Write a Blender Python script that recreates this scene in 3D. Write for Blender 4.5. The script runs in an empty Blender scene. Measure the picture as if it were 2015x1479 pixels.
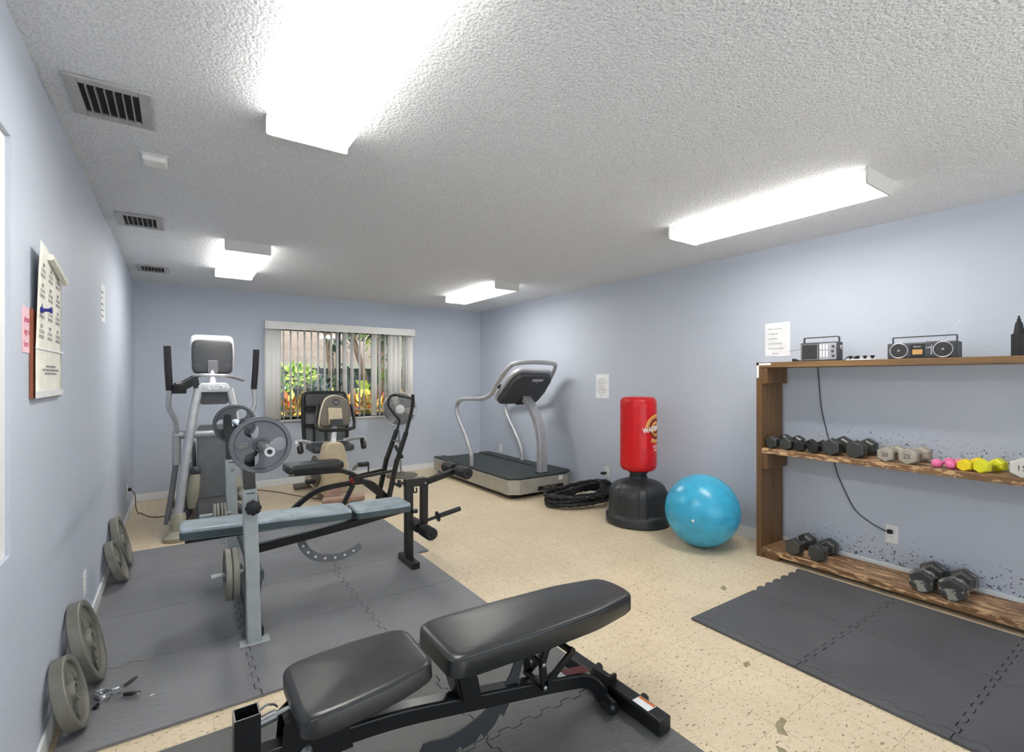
import bpy, bmesh, math, random
from mathutils import Vector, Matrix
from math import pi, sin, cos, sqrt, atan2, radians

random.seed(7)
SC = bpy.context.scene
COL = SC.collection

# ------------------------------------------------------------------ camera, world, sun, exposure
cam_d = bpy.data.cameras.new('camera')
cam_d.sensor_width = 36.0
cam_d.lens = 960.84 / 2015 * 36.0
cam_d.shift_y = 4.1 / 2015
cam_d.clip_start = 0.02
cam = bpy.data.objects.new('camera', cam_d)
cam.location = (0, 0, 1.37)
cam.rotation_euler = (pi / 2, 0, -0.599378)
COL.objects.link(cam)
SC.camera = cam

world = bpy.data.worlds.new('sky')
SC.world = world
world.use_nodes = True
wn = world.node_tree.nodes
wn['Background'].inputs[0].default_value = (0.80, 0.90, 1.0, 1)
wn['Background'].inputs[1].default_value = 0.85

sun_d = bpy.data.lights.new('sun', 'SUN')
sun_d.energy = 3.2
sun_d.angle = radians(3)
sun_d.color = (1.0, 0.95, 0.88)
sun = bpy.data.objects.new('sun', sun_d)
sun.rotation_euler = (radians(28), 0, radians(-25))
COL.objects.link(sun)

SC.view_settings.view_transform = 'Standard'
SC.view_settings.look = 'None'
SC.view_settings.gamma = 1.0
SC.view_settings.use_curve_mapping = False
SC.view_settings.exposure = 1.25
LAMP = 12.0            # strength of the glowing lamp lenses


# ------------------------------------------------------------------ materials
def lin(c):
    out = []
    for x in c:
        x /= 255.0
        out.append(x / 12.92 if x <= 0.04045 else ((x + 0.055) / 1.055) ** 2.4)
    return (*out, 1)


class NT:
    def __init__(s, name):
        s.m = bpy.data.materials.new(name)
        s.m.use_nodes = True
        s.t = s.m.node_tree
        s.b = s.t.nodes['Principled BSDF']

    def n(s, kind, **kw):
        nd = s.t.nodes.new('ShaderNode' + kind)
        for k, v in kw.items():
            if k in nd.inputs:
                s.put(nd.inputs[k], v)
            else:
                setattr(nd, k, v)
        return nd

    def put(s, sock, v):
        if isinstance(v, bpy.types.NodeSocket):
            s.t.links.new(v, sock)
        else:
            sock.default_value = v

    def coord(s, scale=(1, 1, 1), rot=(0, 0, 0), world=False):
        src = s.n('NewGeometry').outputs['Position'] if world else s.n('TexCoord').outputs['Object']
        mp = s.n('Mapping')
        s.put(mp.inputs['Vector'], src)
        mp.inputs['Scale'].default_value = scale
        mp.inputs['Rotation'].default_value = rot
        return mp.outputs[0]

    def noise(s, co, scale, detail=3, rough=0.5):
        nd = s.n('TexNoise')
        s.put(nd.inputs['Vector'], co)
        nd.inputs['Scale'].default_value = scale
        nd.inputs['Detail'].default_value = detail
        nd.inputs['Roughness'].default_value = rough
        return nd.outputs['Fac']

    def ramp(s, fac, stops):
        nd = s.n('ValToRGB')
        s.put(nd.inputs[0], fac)
        e = nd.color_ramp.elements
        while len(e) < len(stops):
            e.new(0.5)
        for el, (p, c) in zip(e, stops):
            el.position = p
            el.color = c if len(c) == 4 else lin(c)
        return nd.outputs[0]

    def step(s, fac, a, b):
        nd = s.n('MapRange')
        s.put(nd.inputs[0], fac)
        nd.inputs[1].default_value = a
        nd.inputs[2].default_value = b
        return nd.outputs[0]

    def math(s, op, a, b=0.0):
        nd = s.n('Math', operation=op)
        s.put(nd.inputs[0], a)
        s.put(nd.inputs[1], b)
        return nd.outputs[0]

    def mix(s, fac, a, b):
        nd = s.n('Mix', data_type='RGBA')
        s.put(nd.inputs[0], fac)
        s.put(nd.inputs[6], a)
        s.put(nd.inputs[7], b)
        return nd.outputs[2]

    def bump(s, h, strength, dist):
        nd = s.n('Bump')
        s.put(nd.inputs['Height'], h)
        nd.inputs['Strength'].default_value = strength
        nd.inputs['Distance'].default_value = dist
        s.t.links.new(nd.outputs[0], s.b.inputs['Normal'])

    def base(s, c):
        s.put(s.b.inputs['Base Color'], c)

    def set(s, rough=0.5, metal=0.0, **kw):
        s.b.inputs['Roughness'].default_value = rough
        s.b.inputs['Metallic'].default_value = metal
        for k, v in kw.items():
            s.b.inputs[k].default_value = v


def mat(name, c, rough=0.5, metal=0.0, bump=None, var=None, dirt=None, spec=None):
    """plain painted / moulded surface with slight grain; bump=(scale,strength,dist), var=(scale,amount), dirt=(scale,threshold,colour)"""
    t = NT(name)
    t.set(rough, metal)
    if spec is not None:
        t.b.inputs['Specular IOR Level'].default_value = spec
    co = t.coord()
    col = lin(c)
    sc, am = var or (14, 0.10)
    lo = tuple(x * (1 - am) for x in col[:3]) + (1,)
    hi = tuple(min(1, x * (1 + am)) for x in col[:3]) + (1,)
    col = t.ramp(t.noise(co, sc, 4), [(0.3, lo), (0.7, hi)])
    if dirt:
        k = t.step(t.noise(co, dirt[0], 5, 0.65), dirt[1], dirt[1] + 0.04)
        col = t.mix(k, col, lin(dirt[2]))
    t.base(col)
    if bump:
        t.bump(t.noise(co, bump[0], 3), bump[1], bump[2])
    return t.m


def wall_mat(name, scuffs=False):
    t = NT(name)
    t.set(0.62)
    co = t.coord(world=True)
    col = t.ramp(t.noise(co, 1.7, 3), [(0.3, (192, 200, 214)), (0.7, (196, 204, 218))])
    if scuffs:
        p = t.n('SeparateXYZ')
        t.put(p.inputs[0], t.n('NewGeometry').outputs['Position'])
        z, y = p.outputs[2], p.outputs[1]

        def band(v, a, b, c, d):
            return t.math('MULTIPLY', t.step(v, a, b), t.math('SUBTRACT', 1.0, t.step(v, c, d)))
        m = t.math('ADD', band(z, 0.80, 0.84, 0.86, 1.05), t.math('MULTIPLY', band(z, 0.03, 0.08, 0.10, 0.34), 1.0))
        m = t.math('MULTIPLY', m, band(y, -0.6, -0.4, 1.7, 2.0))
        sp = t.noise(t.coord((1, 1, 1), world=True), 70, 5, 0.62)
        cl = t.noise(co, 5.5, 3)
        th = t.math('ADD', sp, t.math('MULTIPLY', t.math('ADD', m, t.math('MULTIPLY', cl, 0.5)), 0.115))
        k = t.math('MULTIPLY', t.step(th, 0.705, 0.735), t.math('MINIMUM', t.math('MULTIPLY', m, 4.0), 1.0))
        col = t.mix(k, col, lin((62, 66, 76)))
    t.base(col)
    h = t.math('ADD', t.noise(co, 95, 3), t.math('MULTIPLY', t.noise(co, 30, 2), 0.7))
    t.bump(h, 0.22, 0.006)
    return t.m


def ceiling_mat():
    t = NT('popcorn ceiling')
    t.set(0.9)
    co = t.coord(world=True)
    v = t.n('TexVoronoi', feature='SMOOTH_F1')
    t.put(v.inputs['Vector'], co)
    v.inputs['Scale'].default_value = 88
    nz = t.noise(co, 190, 3, 0.6)
    h = t.math('ADD', t.math('MULTIPLY', t.math('SUBTRACT', 1.0, v.outputs['Distance']), 1.0), t.math('MULTIPLY', nz, 0.9))
    t.base(t.ramp(t.noise(co, 130, 3, 0.6), [(0.36, (222, 226, 232)), (0.58, (250, 252, 255))]))  # speckle paints the shading of the popcorn grains into the colour
    t.bump(h, 0.85, 0.012)
    return t.m


def floor_mat():
    t = NT('vinyl composition tile')
    t.set(0.42)
    t.b.inputs['Specular IOR Level'].default_value = 0.35
    co = t.coord(world=True)
    p = t.n('SeparateXYZ')
    t.put(p.inputs[0], co)

    def seam(v, ph):
        f = t.math('FRACT', t.math('DIVIDE', t.math('SUBTRACT', v, ph - 30 * 0.3048), 0.3048))
        d = t.math('ABSOLUTE', t.math('SUBTRACT', f, 0.5))
        return t.step(d, 0.4945, 0.4985)
    s = t.math('MAXIMUM', seam(p.outputs[0], 1.945), seam(p.outputs[1], 1.0))
    col = t.ramp(t.noise(co, 2.2, 4), [(0.3, (214, 197, 168)), (0.7, (225, 209, 180))])
    cloud = t.noise(co, 26, 4)
    col = t.mix(t.math('MULTIPLY', t.step(cloud, 0.45, 0.75), 0.35), col, lin((200, 176, 138)))
    for rot, sc, th, c in ((0.5, 1.0, 0.645, (128, 108, 82)), (-0.6, 1.25, 0.65, (150, 138, 116)), (1.5, 0.8, 0.665, (98, 84, 64))):
        cc = t.coord((38 * sc, 95 * sc, 1), (0, 0, rot), world=True)
        k = t.step(t.noise(cc, 1.0, 2), th, th + 0.03)
        col = t.mix(t.math('MULTIPLY', k, 0.75), col, lin(c))
    col = t.mix(t.math('MULTIPLY', s, 0.55), col, lin((140, 120, 90)))
    t.base(col)
    t.bump(t.math('SUBTRACT', t.noise(co, 40, 2), t.math('MULTIPLY', s, 1.2)), 0.08, 0.004)
    return t.m


def foam_mat(name, c, rough):
    t = NT(name)
    t.set(rough)
    co = t.coord(world=True)
    streak = t.noise(t.coord((22, 60, 1), (0, 0, 0.9), world=True), 1.0, 3, 0.6)
    k = t.step(streak, 0.66, 0.72)
    a = lin(c)
    b = tuple(min(1, x * 1.25) for x in a[:3]) + (1,)
    col = t.ramp(t.noise(co, 3.0, 3), [(0.3, a), (0.7, b)])
    col = t.mix(t.math('MULTIPLY', k, 0.35), col, lin(tuple(x * 0.6 for x in c)))
    t.base(col)
    t.bump(t.math('ADD', t.math('MULTIPLY', streak, 1.0), t.math('MULTIPLY', t.noise(co, 170, 2), 0.35)), 0.6, 0.008)
    return t.m


def wood_mat(name, c, dark, scratch=None, along='y'):
    t = NT(name)
    t.set(0.5)
    sc = (30, 1.6, 30) if along == 'y' else (30, 30, 1.6)
    g = t.noise(t.coord(sc, world=True), 1.5, 5, 0.6)
    col = t.ramp(g, [(0.3, dark), (0.7, c)])
    if scratch:
        k = t.noise(t.coord((60, 9, 30) if along == 'y' else (60, 30, 9), world=True), 1.0, 5, 0.7)
        k2 = t.noise(t.coord(world=True), 3.5, 3)
        kk = t.step(t.math('ADD', k, t.math('MULTIPLY', k2, 0.3)), 0.66, 0.72)
        col = t.mix(t.math('MULTIPLY', kk, 0.85), col, lin(scratch))
    t.base(col)
    t.bump(g, 0.15, 0.003)
    return t.m


def lens_mat():
    t = NT('glowing acrylic lens')
    t.set(0.4)
    p = t.n('SeparateXYZ')
    t.put(p.inputs[0], t.n('TexCoord').outputs['Object'])
    a = t.math('ABSOLUTE', t.math('SUBTRACT', t.math('ABSOLUTE', p.outputs[0]), 0.082))
    k = t.math('SUBTRACT', 1.0, t.step(a, 0.0, 0.085))       # two tubes glow behind the lens
    e = t.math('ADD', 0.30, t.math('MULTIPLY', k, 0.9))
    nz = t.n('SeparateXYZ')
    t.put(nz.inputs[0], t.n('NewGeometry').outputs['True Normal'])
    down = t.step(t.math('MULTIPLY', nz.outputs[2], -1.0), 0.2, 0.9)
    e = t.math('MULTIPLY', e, t.math('ADD', 0.62, t.math('MULTIPLY', down, 0.38)))   # ribbed sides pass less light
    ye = t.math('ABSOLUTE', p.outputs[1])
    e = t.math('MULTIPLY', e, t.math('SUBTRACT', 1.0, t.math('MULTIPLY', t.step(ye, 0.50, 0.56), 0.55)))
    t.base(lin((240, 236, 226)))
    t.b.inputs['Emission Color'].default_value = (1.0, 0.968, 0.91, 1)
    t.put(t.b.inputs['Emission Strength'], t.math('MULTIPLY', e, LAMP))
    return t.m


def leaf_mat(name, stops, rough=0.45):
    t = NT(name)
    t.set(rough)
    g = t.n('NewGeometry')
    t.base(t.ramp(g.outputs['Random Per Island'], stops))
    return t.m


def blind_mat():
    t = NT('translucent blind vinyl')
    t.set(0.5)
    t.base(lin((250, 249, 246)))
    tl = t.n('BsdfTranslucent')
    tl.inputs[0].default_value = lin((244, 242, 236))
    mx = t.n('MixShader')
    mx.inputs[0].default_value = 0.06
    out = t.t.nodes['Material Output']
    t.put(mx.inputs[1], t.b.outputs[0])
    t.put(mx.inputs[2], tl.outputs[0])
    t.t.links.new(mx.outputs[0], out.inputs[0])
    return t.m


MAT = {}
MAT['wall'] = wall_mat('blue grey wall paint')
MAT['wall_scuffed'] = wall_mat('blue grey wall paint with scuffs', True)
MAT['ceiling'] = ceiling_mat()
MAT['floor'] = floor_mat()
MAT['trim'] = mat('white trim paint', (232, 234, 236), 0.4, var=(9, .02))
MAT['white'] = mat('white plastic', (236, 236, 234), 0.4, var=(9, .02))
MAT['blind'] = blind_mat()
MAT['paper'] = mat('paper', (238, 240, 242), 0.8)
MAT['cream_paper'] = mat('calendar paper', (232, 230, 220), 0.75)
MAT['pink_paper'] = mat('pink paper', (240, 200, 212), 0.8)
MAT['brown_edge'] = mat('brown paper edges', (140, 84, 62), 0.8)
MAT['ink'] = mat('dark ink', (70, 72, 82), 0.7)
MAT['grey_ink'] = mat('grey ink', (120, 122, 130), 0.7)
MAT['red_ink'] = mat('red ink', (190, 60, 90), 0.7)
MAT['blue_pin'] = mat('blue pin plastic', (40, 44, 130), 0.35)
MAT['housing'] = mat('white enamel', (222, 222, 220), 0.45, var=(9, .02))
MAT['lens'] = lens_mat()
MAT['vent'] = mat('grey vent enamel', (172, 172, 172), 0.4)
MAT['duct'] = mat('dark duct', (34, 34, 34), 0.8, var=(9, .3))
MAT['foam'] = foam_mat('grey foam', (116, 117, 121), 0.44)
MAT['foam_dark'] = foam_mat('dark grey foam', (78, 79, 82), 0.55)
MAT['foam_mid'] = foam_mat('charcoal foam', (88, 89, 88), 0.5)
MAT['black'] = mat('black plastic', (28, 29, 31), 0.42)
MAT['black_paint'] = mat('black gloss paint', (24, 25, 27), 0.28)
MAT['rubber'] = mat('black rubber', (26, 27, 29), 0.6, bump=(120, .3, .003))
MAT['vinyl'] = mat('black vinyl', (34, 36, 38), 0.35, bump=(160, .12, .002), spec=.75)
MAT['vinyl_blue'] = mat('worn blue grey vinyl', (158, 173, 182), 0.38, var=(9, .25), bump=(60, .12, .003), dirt=(22, .66, (58, 66, 72)))
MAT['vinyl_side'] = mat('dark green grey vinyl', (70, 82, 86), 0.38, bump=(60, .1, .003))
MAT['upright_paint'] = mat('light grey paint', (172, 179, 180), 0.42, dirt=(40, .70, (96, 98, 98)))
MAT['machine_grey'] = mat('machine grey', (112, 114, 118), 0.4)
MAT['machine_silver'] = mat('silver paint', (184, 186, 190), 0.34, 0.35)
MAT['silver_white'] = mat('pale silver plastic', (206, 208, 212), 0.4)
MAT['base_olive'] = mat('aged pale plastic', (158, 156, 138), 0.5)
MAT['panel_dark'] = mat('dark grey plastic', (64, 66, 70), 0.45)
MAT['chrome'] = mat('chrome', (205, 207, 210), 0.16, 1.0)
MAT['steel'] = mat('steel', (150, 152, 154), 0.3, 0.8)
MAT['iron'] = mat('grey cast iron', (98, 102, 108), 0.42, 0.35, bump=(160, .35, .003))
MAT['iron_olive'] = mat('olive grey cast iron', (128, 127, 119), 0.5, 0.25, bump=(200, .5, .003))
MAT['iron_pale'] = mat('pale worn iron', (160, 158, 150), 0.5, 0.2)
MAT['taupe'] = mat('taupe plastic', (108, 102, 92), 0.48)
MAT['tan'] = mat('tan plastic', (196, 182, 154), 0.5)
MAT['tan_light'] = mat('pale tan plastic', (214, 204, 182), 0.5)
MAT['rose'] = mat('rosy tan plastic', (176, 148, 134), 0.5)
MAT['mesh_grey'] = mat('grey seat mesh', (96, 100, 102), 0.7, bump=(220, .6, .004))
MAT['tread'] = mat('dark belt', (54, 62, 60), 0.55)
MAT['tread_rail'] = mat('dark rail', (44, 50, 50), 0.5)
MAT['tread_side'] = mat('silver painted steel', (176, 174, 166), 0.38, 0.25)
MAT['red'] = mat('red vinyl', (206, 14, 24), 0.34, bump=(30, .08, .004))
MAT['red_knob'] = mat('red plastic', (200, 22, 44), 0.4)
MAT['orange'] = mat('golden orange print', (226, 160, 84), 0.45)
MAT['dark_orange'] = mat('dark print', (92, 36, 20), 0.5)
MAT['white_print'] = mat('white print', (236, 232, 228), 0.5)
MAT['red_sticker'] = mat('dark red sticker', (122, 44, 46), 0.4)
MAT['orange_sticker'] = mat('orange sticker', (214, 110, 40), 0.5)
MAT['ball'] = mat('turquoise vinyl', (62, 170, 208), 0.26)
MAT['drum'] = mat('black moulded plastic', (44, 46, 49), 0.42, bump=(180, .2, .002))
MAT['hex_black'] = mat('dark hex iron', (44, 46, 44), 0.36, 0.0, spec=1.0, bump=(120, .3, .003), dirt=(40, .7, (110, 108, 100)))
MAT['hex_worn'] = mat('chipped painted iron', (50, 50, 48), 0.38, 0.0, spec=1.0, dirt=(18, .54, (150, 148, 138)))
MAT['hex_grey'] = mat('worn silver grey iron', (170, 164, 152), 0.45, 0.2, dirt=(34, .64, (92, 86, 76)))
MAT['hex_white'] = mat('chalky white iron', (206, 204, 198), 0.55)
MAT['pink'] = mat('pink vinyl', (240, 120, 170), 0.42)
MAT['yellow'] = mat('yellow vinyl', (240, 214, 40), 0.42)
MAT['lime'] = mat('lime yellow vinyl', (226, 224, 50), 0.42)
MAT['wood'] = wood_mat('brown stained board', (136, 104, 68), (104, 78, 48), None)
MAT['wood_up'] = wood_mat('brown stained upright board', (118, 86, 52), (90, 64, 38), None, 'z')
MAT['wood_top'] = wood_mat('worn shelf board', (140, 104, 70), (98, 72, 48), (214, 176, 134))
MAT['radio'] = mat('dark grey radio plastic', (62, 64, 70), 0.45)
MAT['radio_silver'] = mat('silver radio face', (176, 178, 186), 0.35, 0.3)
MAT['grille'] = mat('speaker grille', (44, 44, 48), 0.6, bump=(420, .8, .002))
MAT['amber'] = mat('cassette label', (206, 160, 96), 0.5)
MAT['cord'] = mat('dark cord', (58, 60, 66), 0.5)
MAT['cord_brown'] = mat('brown cord', (120, 84, 70), 0.5)
MAT['frame_dark'] = mat('dark bronze window frame', (30, 30, 30), 0.4)
MAT['chip'] = mat('exposed floor adhesive', (150, 140, 110), 0.8, var=(60, .2))
MAT['stucco'] = mat('grey stucco', (92, 98, 100), 0.8, bump=(60, .3, .01))
MAT['fascia'] = mat('pale fascia', (150, 146, 130), 0.7)
MAT['bark'] = mat('bark', (112, 90, 72), 0.9, bump=(30, .8, .02), var=(6, .35))
MAT['soil'] = mat('dark soil and mulch', (70, 62, 48), 0.95, bump=(40, .6, .02))
MAT['planter'] = mat('black planter', (22, 22, 22), 0.7)
MAT['door_glass'] = mat('pale grey sliding panel', (150, 158, 160), 0.4)


def shingle_mat():
    t = NT('asphalt shingles')
    t.set(0.9)
    br = t.n('TexBrick')
    t.put(br.inputs['Vector'], t.coord((1, 1, 1)))
    br.inputs['Scale'].default_value = 3.0
    br.inputs['Color1'].default_value = lin((136, 121, 110))
    br.inputs['Color2'].default_value = lin((122, 106, 95))
    br.inputs['Mortar'].default_value = lin((94, 80, 72))
    br.inputs['Mortar Size'].default_value = 0.012
    t.base(br.outputs[0])
    return t.m


def glass_mat():
    m = bpy.data.materials.new('clear glass')
    m.use_nodes = True
    nt = m.node_tree
    nt.nodes.clear()
    out = nt.nodes.new('ShaderNodeOutputMaterial')
    mx = nt.nodes.new('ShaderNodeMixShader')
    tr = nt.nodes.new('ShaderNodeBsdfTransparent')
    gl = nt.nodes.new('ShaderNodeBsdfGlossy')
    fr = nt.nodes.new('ShaderNodeFresnel')
    gl.inputs['Roughness'].default_value = 0.02
    tr.inputs[0].default_value = (0.95, 0.97, 0.96, 1)
    nt.links.new(fr.outputs[0], mx.inputs[0])
    nt.links.new(tr.outputs[0], mx.inputs[1])
    nt.links.new(gl.outputs[0], mx.inputs[2])
    nt.links.new(mx.outputs[0], out.inputs[0])
    return m


def rope_mat():
    t = NT('black battle rope fibre')
    t.set(0.6)
    co = t.coord((1, 1, 1))
    k = t.step(t.noise(co, 34, 3), 0.70, 0.73)
    t.base(t.mix(k, lin((26, 27, 29)), lin((206, 208, 206))))
    return t.m


MAT['shingle'] = shingle_mat()
MAT['glass'] = glass_mat()
MAT['rope'] = rope_mat()
MAT['leaf_green'] = leaf_mat('green leaves', [(0.0, (44, 84, 34)), (0.4, (86, 130, 46)), (0.75, (140, 176, 70)), (1.0, (196, 206, 90))])
MAT['leaf_lime'] = leaf_mat('lime leaves', [(0.0, (96, 140, 40)), (0.4, (150, 190, 60)), (0.8, (206, 222, 92)), (1.0, (226, 232, 130))])
MAT['leaf_dark'] = leaf_mat('dark leaves', [(0.0, (26, 44, 30)), (0.5, (50, 78, 50)), (1.0, (96, 128, 90))])
MAT['leaf_croton'] = leaf_mat('croton leaves', [(0.0, (206, 92, 56)), (0.2, (224, 140, 76)), (0.4, (226, 196, 84)), (0.6, (214, 206, 96)), (0.72, (178, 76, 66)), (0.82, (120, 150, 70)), (1.0, (74, 110, 52))])


# ------------------------------------------------------------------ geometry helpers
def frame(d, up=None):
    d = Vector(d).normalized()
    up = Vector(up) if up is not None else Vector((0, 0, 1))
    if abs(d.dot(up.normalized())) > 0.98:
        up = Vector((0, 1, 0)) if abs(d.y) < 0.9 else Vector((1, 0, 0))
    x = up.cross(d).normalized()
    y = d.cross(x).normalized()
    return x, y, d


def circ(r, n=12, r2=None):
    return [(r * cos(2 * pi * k / n), (r2 or r) * sin(2 * pi * k / n)) for k in range(n)]


def rect(w, h, c=0.0):
    w, h = w / 2, h / 2
    if c <= 0:
        return [(w, -h), (w, h), (-w, h), (-w, -h)]
    return [(w, -h + c), (w, h - c), (w - c, h), (-w + c, h), (-w, h - c), (-w, -h + c), (-w + c, -h), (w - c, -h)]


def fil(pts, r, n=5):
    """round the corners of a polyline"""
    pts = [Vector(p) for p in pts]
    out = [pts[0]]
    for i in range(1, len(pts) - 1):
        a, b, c = pts[i - 1], pts[i], pts[i + 1]
        d1, d2 = a - b, c - b
        k = min(r, d1.length * 0.48, d2.length * 0.48)
        p, q = b + d1.normalized() * k, b + d2.normalized() * k
        for j in range(n + 1):
            t = j / n
            out.append(p * (1 - t) ** 2 + b * 2 * t * (1 - t) + q * t * t)
    out.append(pts[-1])
    return out


def cat(pts, n=6):
    """smooth curve through points"""
    P = [Vector(p) for p in pts]
    P = [P[0] * 2 - P[1]] + P + [P[-1] * 2 - P[-2]]
    out = []
    for i in range(1, len(P) - 2):
        a, b, c, d = P[i - 1:i + 3]
        for j in range(n):
            t = j / n
            out.append(0.5 * ((2 * b) + (c - a) * t + (2 * a - 5 * b + 4 * c - d) * t * t + (3 * b - a - 3 * c + d) * t ** 3))
    out.append(P[-2])
    return out


class B:
    def __init__(s):
        s.bm = bmesh.new()

    def face(s, vs):
        try:
            return s.bm.faces.new(vs)
        except ValueError:
            return None

    def box(s, lo, hi):
        x0, y0, z0 = [min(a, b) for a, b in zip(lo, hi)]
        x1, y1, z1 = [max(a, b) for a, b in zip(lo, hi)]
        v = [s.bm.verts.new(p) for p in ((x0, y0, z0), (x1, y0, z0), (x1, y1, z0), (x0, y1, z0), (x0, y0, z1), (x1, y0, z1), (x1, y1, z1), (x0, y1, z1))]
        for f in ((3, 2, 1, 0), (4, 5, 6, 7), (0, 1, 5, 4), (1, 2, 6, 5), (2, 3, 7, 6), (3, 0, 4, 7)):
            s.face([v[i] for i in f])
        return s

    def sweep(s, pts, prof, closed=False, up=None, caps=True, scales=None, twist=0.0):
        pts = [Vector(p) for p in pts]
        n = len(pts)
        tans = []
        for i in range(n):
            a = pts[i - 1] if (i > 0 or closed) else pts[0]
            b = pts[(i + 1) % n] if (i < n - 1 or closed) else pts[-1]
            tans.append((b - a).normalized())
        x, y, _ = frame(tans[0], up)
        rings = []
        for i in range(n):
            if i:
                if up is not None:
                    x, y, _ = frame(tans[i], up)
                else:
                    q = tans[i - 1].rotation_difference(tans[i])
                    x = q @ x
                    y = tans[i].cross(x).normalized()
                    x = y.cross(tans[i]).normalized()
            k = scales[i] if scales else 1.0
            tw = twist * i
            ct, st = cos(tw), sin(tw)
            rings.append([s.bm.verts.new(pts[i] + x * ((a * ct - b * st) * k) + y * ((a * st + b * ct) * k)) for a, b in prof])
        m = len(prof)
        for i in range(n if closed else n - 1):
            r0, r1 = rings[i], rings[(i + 1) % n]
            for j in range(m):
                s.face([r0[j], r0[(j + 1) % m], r1[(j + 1) % m], r1[j]])
        if caps and not closed:
            s.face(list(reversed(rings[0])))
            s.face(rings[-1])
        return s

    def tube(s, pts, r, n=12, closed=False, scales=None):
        return s.sweep(pts, circ(r, n), closed, scales=scales)

    def bar(s, p, q, w, h, up=None, c=0.0):
        return s.sweep([p, q], rect(w, h, c), up=up or (0, 0, 1))

    def cyl(s, p, q, r, r2=None, n=20):
        return s.sweep([p, q], circ(1.0, n), scales=[r, r2 if r2 is not None else r])

    def lathe(s, prof, o=(0, 0, 0), axis=(0, 0, 1), n=32, ph=0.0, mod=None, up=None):
        x, y, d = frame(axis, up)
        o = Vector(o)
        rings = []
        for r, h in prof:
            if r < 1e-6:
                rings.append([s.bm.verts.new(o + d * h)])
            else:
                ring = []
                for k in range(n):
                    a = 2 * pi * k / n + ph
                    rr = r * (mod(a, h) if mod else 1)
                    ring.append(s.bm.verts.new(o + d * h + x * (rr * cos(a)) + y * (rr * sin(a))))
                rings.append(ring)
        for r0, r1 in zip(rings, rings[1:]):
            for k in range(n):
                j = (k + 1) % n
                if len(r0) == 1 and len(r1) == 1:
                    continue
                if len(r0) == 1:
                    s.face([r0[0], r1[j], r1[k]])
                elif len(r1) == 1:
                    s.face([r0[k], r0[j], r1[0]])
                else:
                    s.face([r0[k], r0[j], r1[j], r1[k]])
        if len(rings[0]) > 1:
            s.face(list(reversed(rings[0])))
        if len(rings[-1]) > 1:
            s.face(rings[-1])
        return s

    def prism(s, poly, o, u, v, d):
        o, u, v, d = Vector(o), Vector(u), Vector(v), Vector(d)
        a = [s.bm.verts.new(o + u * p[0] + v * p[1]) for p in poly]
        b = [s.bm.verts.new(x.co + d) for x in a]
        n = len(a)
        s.face(list(reversed(a)))
        s.face(b)
        for i in range(n):
            s.face([a[i], a[(i + 1) % n], b[(i + 1) % n], b[i]])
        return s

    def sph(s, c, r, nu=24, nv=14):
        pr = [(max(0.0, r * sin(pi * k / nv)) if 0 < k < nv else 0.0, -r * cos(pi * k / nv)) for k in range(nv + 1)]
        return s.lathe(pr, c, (0, 0, 1), nu)

    def torus(s, c, R, r, axis=(0, 0, 1), n=32, m=10):
        x, y, d = frame(axis)
        pts = [Vector(c) + x * (R * cos(2 * pi * k / n)) + y * (R * sin(2 * pi * k / n)) for k in range(n)]
        return s.sweep(pts, circ(r, m), True, up=d)

    def pad(s, outline, z0, z1, o=(0, 0, 0), u=(1, 0, 0), v=(0, 1, 0), w=(0, 0, 1), crown=0.012, edge=0.02, rings=5):
        """upholstered cushion: closed outline in (u,v), thickness z0..z1 along w, puffed top"""
        o, u, v, w = Vector(o), Vector(u), Vector(v), Vector(w)
        cx = sum(p[0] for p in outline) / len(outline)
        cy = sum(p[1] for p in outline) / len(outline)
        R = sum(sqrt((p[0] - cx) ** 2 + (p[1] - cy) ** 2) for p in outline) / len(outline)
        layers = [(1 - edge * 0.6 / R, z0), (1.0, z0 + edge * 0.5)]
        for k in range(1, 6):
            a = pi / 2 * k / 5
            layers.append((1 - (1 - cos(a)) * edge / R, z1 - edge + edge * sin(a)))
        e0 = layers[-1][0]
        for k in range(1, rings):
            t = k / rings
            layers.append((e0 * (1 - t), z1 + crown * sin(t * pi / 2)))
        rs = []
        for sc, h in layers:
            rs.append([s.bm.verts.new(o + u * (cx + (p[0] - cx) * sc) + v * (cy + (p[1] - cy) * sc) + w * h) for p in outline])
        n = len(outline)
        for r0, r1 in zip(rs, rs[1:]):
            for k in range(n):
                s.face([r0[k], r0[(k + 1) % n], r1[(k + 1) % n], r1[k]])
        s.face(list(reversed(rs[0])))
        top = s.bm.verts.new(o + u * cx + v * cy + w * (z1 + crown))
        for k in range(n):
            s.face([rs[-1][k], rs[-1][(k + 1) % n], top])
        return s


def rounded(poly, r, n=5):
    """round the corners of a closed 2-D polygon"""
    out = []
    m = len(poly)
    for i in range(m):
        a, b, c = [Vector((*poly[(i + k) % m], 0)) for k in (-1, 0, 1)]
        d1, d2 = a - b, c - b
        k = min(r, d1.length * 0.48, d2.length * 0.48)
        p, q = b + d1.normalized() * k, b + d2.normalized() * k
        for j in range(n + 1):
            t = j / n
            w = p * (1 - t) ** 2 + b * 2 * t * (1 - t) + q * t * t
            out.append((w.x, w.y))
    return out


OFF = {}


def thing(name, loc, label, category, group=None):
    o = bpy.data.objects.new(name, None)
    o.empty_display_size = 0.1
    COL.objects.link(o)
    o.location = loc
    OFF[o] = Vector(loc)
    tag(o, label, category, group)
    return o


def tag(o, label=None, category=None, group=None, kind=None):
    if label:
        o['label'] = label
    if category:
        o['category'] = category
    if group:
        o['group'] = group
    if kind:
        o['kind'] = kind
    return o


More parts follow.
